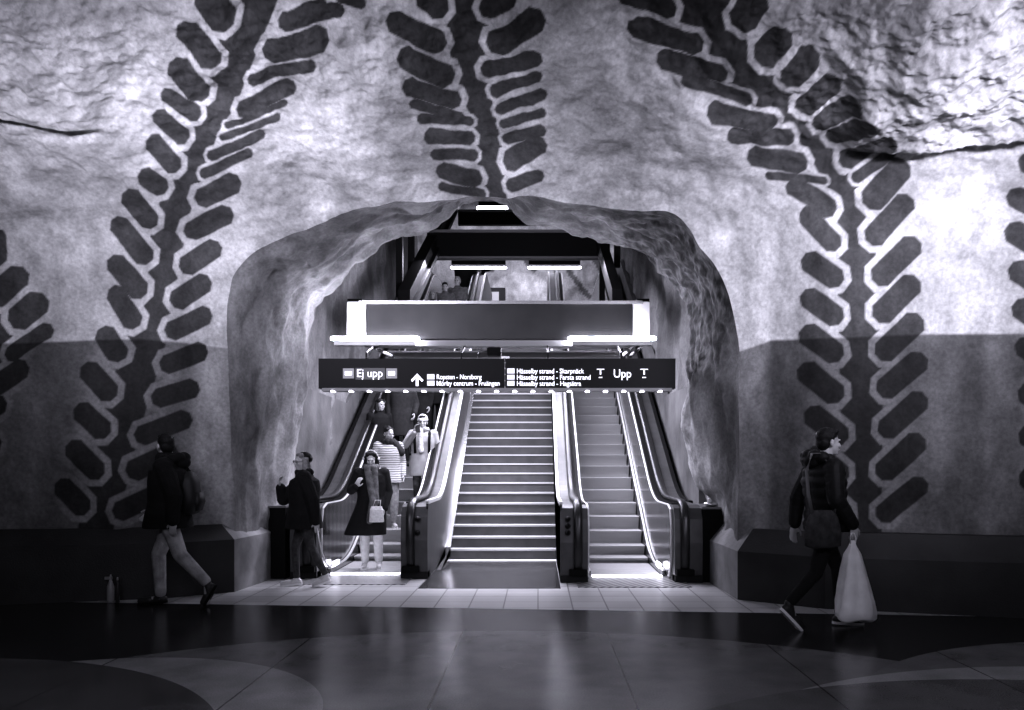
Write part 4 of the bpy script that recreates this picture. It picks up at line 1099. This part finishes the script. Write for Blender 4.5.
# ---- 5: man in a pale woollen hat holding a phone up
def hat(t, j, k, headpart, HM):
    def hb(b2): ell(b2, (0, .02, .062), (.092, .105, .092)); loft(b2, [((0, .012, .020), .093, .106), ((0, .012, .055), .096, .108)], 20)
    link('woollen_hat', fused(headpart(hb), .008, 2), WOOL, t, True)
    bm = B()
    for q in range(10):
        a = 2 * math.pi * q / 10; ell(bm, j['neck'] + V(math.cos(a) * .08, math.sin(a) * .08 - .01, .03) * k, (.042, .042, .045))
    cap(bm, j['neck'] + V(-.03, -.10, .0), .045, V(-.02, -.17, 1.12) * k, .05); link('scarf', fused(bm, .010, 2), cloth('scarf_pale', .45, .5, 16), t, True)
    for x in (.12, -.12):
        bm = B(); tube(bm, [V(x, .05, 1.50) * k, V(x * 1.05, -.10, 1.44) * k, V(x * 1.05, -.175, 1.28) * k, V(x, -.165, 1.08) * k], .022, 8, .008, up=(1, 0, 0)); obj('shoulder_strap', bm, BLACK, t, True)
yy5 = 13.40
p5, j5, k5 = person('man in a pale woollen hat and light grey coat holding up a phone', (-1.93, yy5, gz(13.3)), R(4),
    dict(elR=(-.30, -.10, 1.22), wrR=(-.12, -.24, 1.44), handR=(.15, -.1, 1), palmR=(.6, -.6, 0), thumbR=(.3, .8, 0), elL=(.26, .02, 1.16), wrL=(.25, -.20, 1.02), knR=(-.10, -.12, .52), hem=(0, -.01, 0)),
    height=1.66, voxel=.009, coat=COAT_GREY, hem=.68, hem_r=(.235, .18), bulk=1.12, trousers=cloth('trouser_grey', .05, .4), shoes=SHOE_D, hair_style='short', extra=hat)
t = thing('phone', 'dark phone held in front of the face by the man in the pale hat', 'phone', world(p5, V(-.065, -.265, 1.515) * k5), R(4))
bm = B(); box(bm, -.037, .037, -.005, .005, -.075, .075); ph = obj('body', bm, mat('phone_dark', .03, .25), t, bevel=.003)
bm = B(); cap(bm, (.02, -.004, .055), .009, (.02, -.008, .055), .009, 10); obj('lens', bm, mat('pale_lens', .5, .1, .6), ph, True)

# ---- 6-9: darker riders further up
dk = dict(voxel=.012, trousers=TROUSER_D, sole=BLACK)
person('tall person in a dark open coat behind the striped coat on the left escalator', (-2.50, 14.62, gz(14.55)), R(10), dict(elL=(.27, .02, 1.14), wrL=(.24, -.12, .95)), height=1.74, coat=COAT_DARK, hem=.55, hem_r=(.23, .18), bulk=1.1, **dk)
person('dark-coated rider with a pale face at the left handrail, beside the plaster wall', (-2.82, 14.25, gz(14.15)), R(30), {}, height=1.60, coat=COAT_BLACK, hem=.7, hem_r=(.20, .16), hair_style='bob', head_yaw=R(20), **dk)
person('rider in a wide black coat directly behind the man in the pale hat', (-2.26, 15.02, gz(14.95)), R(0), {}, height=1.80, coat=COAT_BLACK, hem=.5, hem_r=(.27, .20), bulk=1.2, **dk)
person('rider in a black jacket with one elbow out, furthest right behind the pale hat', (-1.98, 15.38, gz(15.3)), R(-8), dict(elL=(.36, .0, 1.22), wrL=(.34, -.16, 1.05)), height=1.80, coat=COAT_BLACK, hem=.75, hem_r=(.24, .19), bulk=1.2, **dk)
# ---- riders near the top, seen between fascia and girder
up = dict(voxel=.014, sole=BLACK, trousers=cloth('trouser_mid', .34, .3))
LCOAT = cloth('coat_mid', .13, .3)
person('leftmost small rider in dark clothes near the top of the left escalator', (-2.55, 19.4, gz(19.3)), R(0), {}, height=1.60, coat=COAT_DARK, hem=.7, hair_style='bob', hair=HAIR_L, **up)
person('grey padded jacket rider near the top of the left escalator, left of the pair', (-2.30, 19.75, gz(19.65)), R(10), {}, height=1.68, coat=LCOAT, hem=.7, hair_style='short', quilt=6, **up)
person('fair-haired rider in grey near the top of the left escalator, right of the pair', (-2.02, 20.1, gz(20.0)), R(-10), {}, height=1.70, coat=LCOAT, hem=.72, hair=HAIR_L, hair_style='short', **up)
person('standing figure in a dark coat at the head of the left escalator, left of two', (-2.05, 22.5, 5.80), R(0), {}, height=1.80, coat=COAT_DARK, hem=.62, bulk=1.15, **up)
person('standing figure in a black coat at the head of the left escalator, right of two', (-1.72, 22.9, 5.80), R(-20), dict(elL=(.32, -.02, 1.18), wrL=(.22, -.22, 1.1)), height=1.80, coat=COAT_BLACK, hem=.62, bulk=1.15, **up)

# ---- 10: man on the right walking right with a shoulder bag and a white carrier bag
P9 = (2.60, 7.28, 0); A9 = R(98)
p9, j9, k9 = person('man in a dark padded jacket walking right along the plinth with a white carrier bag', P9, A9,
    dict(pelvis=(0, -.03, .95), chest=(0, .0, 1.29), neck=(0, .0, 1.48), head=(0, -.05, 1.64),
         knR=(-.09, .12, .50), anR=(-.09, .37, .24), toeR=(-.09, .25, .04), soleR=(-.09, .40, .195), knL=(.09, -.18, .52), anL=(.09, -.20, .09), toeL=(.09, -.40, .035),
         elR=(-.27, .03, 1.15), wrR=(-.27, -.13, .92), handR=(0, -.1, -1), elL=(.25, .12, 1.15), wrL=(.26, .15, .89), palmR=(1, 0, 0), thumbR=(0, -1, 0)),
    height=1.80, voxel=.008, coat=cloth('coat_padded', 0.014, .2, 10, .2, 30, .55), hem=.86, hem_r=(.21, .19), bulk=1.16, trousers=TROUSER_D, trouser_w=.95, shoes=SHOE_D, hood=True, hair_style='short', quilt=7, head_yaw=R(4), curl=(30, 70))
t = thing('shoulder_bag', 'dark grey fabric shoulder bag at the hip of the man in the padded jacket', 'bag', world(p9, (-.31, .17, .93)), A9)
bm = B(); loft(bm, [((0, 0, -.17), .03, .11), ((0, 0, -.15), .055, .16), ((0, .0, -.02), .06, .165), ((0, 0, .10), .045, .13), ((0, 0, .16), .02, .09)], 26, 2.6)
for v_ in bm.verts: v_.co.x += .012 * math.sin(v_.co.y * 60)
obj('pouch', bm, cloth('bag_grey', .055, .4, 14, .5, 40), t, True)
bm = B(); tube(bm, [(.0, .10, .13), (.01, .13, .30), (.06, .12, .50), (.14, .03, .655), (.17, -.06, .655), (.10, -.17, .50), (.03, -.18, .30), (.0, -.10, .13)], .018, 8, .006); obj('strap', bm, mat('strap_grey', .10, .6), t, True)
# carrier bag: thin white plastic, gathered at the hand
hp = world(p9, V(-.27, -.145, .82) * k9)
t = thing('carrier_bag', 'large white plastic carrier bag hanging from the hand of the man on the right', 'bag', (hp.x - 0.03, hp.y - 0.02, 0), R(10))
hz = hp.z - .02
PLASTIC = mat('white_plastic', 0.88, 0.45, var=0.12, vscale=7, bump=0.5, bscale=9)
bm = B(); rings = []
prof = [(hz, .018, .014, 0), (hz - .05, .035, .024, 0), (hz - .12, .075, .05, .0), (hz - .25, .105, .085, .005), (hz - .40, .135, .115, .015), (hz - .53, .165, .13, .025), (hz - .62, .185, .14, .03), (hz - .675, .182, .135, .03), (hz - .70, .15, .10, .03), (hz - .705, .05, .04, .03)]
rr = []
for i, (z, rx, ry, ox) in enumerate(prof):
    row = []
    for q in range(44):
        a = 2 * math.pi * q / 44; w = 1 + (.09 * math.sin(5 * a + i * .35) + .05 * math.sin(11 * a + 1.3 * i)) * (1 if i < 6 else .45)
        row.append(bm.verts.new((ox + rx * w * math.cos(a), ry * w * math.sin(a), z + (.012 * math.sin(3 * a) if i > 5 else 0))))
    rr.append(row)
for a, b in zip(rr, rr[1:]):
    for q in range(44): bm.faces.new((a[q], a[(q + 1) % 44], b[(q + 1) % 44], b[q]))
bm.faces.new(rr[0]); bm.faces.new(list(reversed(rr[-1])))
o = obj('sack', bm, PLASTIC, t, True)
bm = B()
for s in (-1, 1):
    tube(bm, [(s * .02, 0, hz - .04), (s * .028, 0, hz + .02), (s * .012, 0, hz + .062), (-s * .006, .006, hz + .065)], .013, 8, .005)
obj('handle', bm, PLASTIC, t, True)

# ---- pale bottle on the floor by the left plinth
b0 = at(117, 595, 8.75)
t = thing('bottle', 'pale slim spray bottle standing at the foot of the dark left plinth', 'bottle', (b0.x, 8.62, 0))
GB = mat('bottle_pale', .30, .35)
bm = B(); loft(bm, [((0, 0, 0), .034, .034), ((0, 0, .01), .038, .038), ((0, 0, .17), .037, .037), ((0, 0, .21), .022, .022), ((0, 0, .24), .016, .016)], 18); obj('bottle_body', bm, GB, t, True)
bm = B(); box(bm, -.06, .018, -.012, .012, .245, .275); cap(bm, (0, 0, .24), .016, (0, 0, .29), .010); obj('spray_head', bm, GB, t)
t = thing('bottle', 'narrow dark bottle standing right of the pale spray bottle', 'bottle', (b0.x + .085, 8.60, 0))
bm = B(); loft(bm, [((0, 0, 0), .022, .022), ((0, 0, .16), .022, .022), ((0, 0, .21), .010, .010), ((0, 0, .25), .010, .010)], 16); obj('bottle_body', bm, mat('bottle_dark', .04, .3), t, True)
bm = B(); cap(bm, (0, 0, .245), .012, (0, 0, .262), .012, 12); obj('cap', bm, GB, t, True)
# ================================================================== LIGHT, CAMERA, WORLD
def area(name, loc, target, sx_, sy_, power, spread=180):
    l = bpy.data.lights.new(name, 'AREA'); l.shape = 'RECTANGLE'; l.size = sx_; l.size_y = sy_; l.energy = power; l.color = (0.86, 0.84, 1.0); l.spread = R(spread)
    o = bpy.data.objects.new(name, l); C.objects.link(o); o.location = loc
    o.rotation_euler = (Vector(target) - Vector(loc)).to_track_quat('-Z', 'Y').to_euler(); return o
# hall lamps along the platform, out of view above the camera, aimed at the upper wall
area('hall_lamp', (-3.6, 3.6, 4.05), (-2.7, 8.8, 4.6), 2.5, 0.25, 84, 85)
area('hall_lamp', (4.2, 3.3, 3.95), (3.4, 8.0, 4.1), 2.5, 0.25, 96, 85)
# stairwell lamps hung over the flight behind the fascia
area('stair_lamp', (-0.55, 12.9, 4.0), (-0.55, 12.6, 0.5), 3.0, 0.4, 320)
area('stair_lamp', (-0.55, 16.2, 5.6), (-0.55, 15.4, 2.0), 3.4, 0.5, 270)
area('upper_lamp', (-0.5, 25.0, 9.4), (-0.5, 26.5, 6.0), 6, 1.0, 360)
area('tunnel_fill', (-0.5, 13.4, 4.5), (-0.5, 15.5, 8.5), 2.5, 0.4, 140)  # added fill, unseen and facing up, to brighten the tunnel rock
area('floor_fill', (0, -1.2, 3.3), (0, 4.0, 0), 6, 0.4, 135)  # added fill behind the camera, lifts the front floor and the people
area('threshold_fill', (-0.5, 10.9, 3.05), (-0.5, 10.3, 0), 3.6, 0.15, 90)  # added fill under the fascia to brighten the threshold tiles
w = bpy.data.worlds.new('World'); scene.world = w; w.use_nodes = True
bg = w.node_tree.nodes['Background']; bg.inputs[0].default_value = (0.92, 0.9, 1.0, 1); bg.inputs[1].default_value = 0.015

cam = bpy.data.cameras.new('Camera'); co = bpy.data.objects.new('Camera', cam); C.objects.link(co)
co.location = (0, 0, EYE); co.rotation_euler = (R(90), 0, 0)
cam.sensor_width = 36; cam.lens = CF / 1024 * 36
cam.shift_x = (512 - CX) / 1024; cam.shift_y = (CH - 355) / 1024
cam.clip_start = 0.05; cam.clip_end = 200
scene.camera = co
scene.view_settings.view_transform = 'Standard'
scene.view_settings.look = 'Medium High Contrast'
scene.view_settings.exposure = 0.0
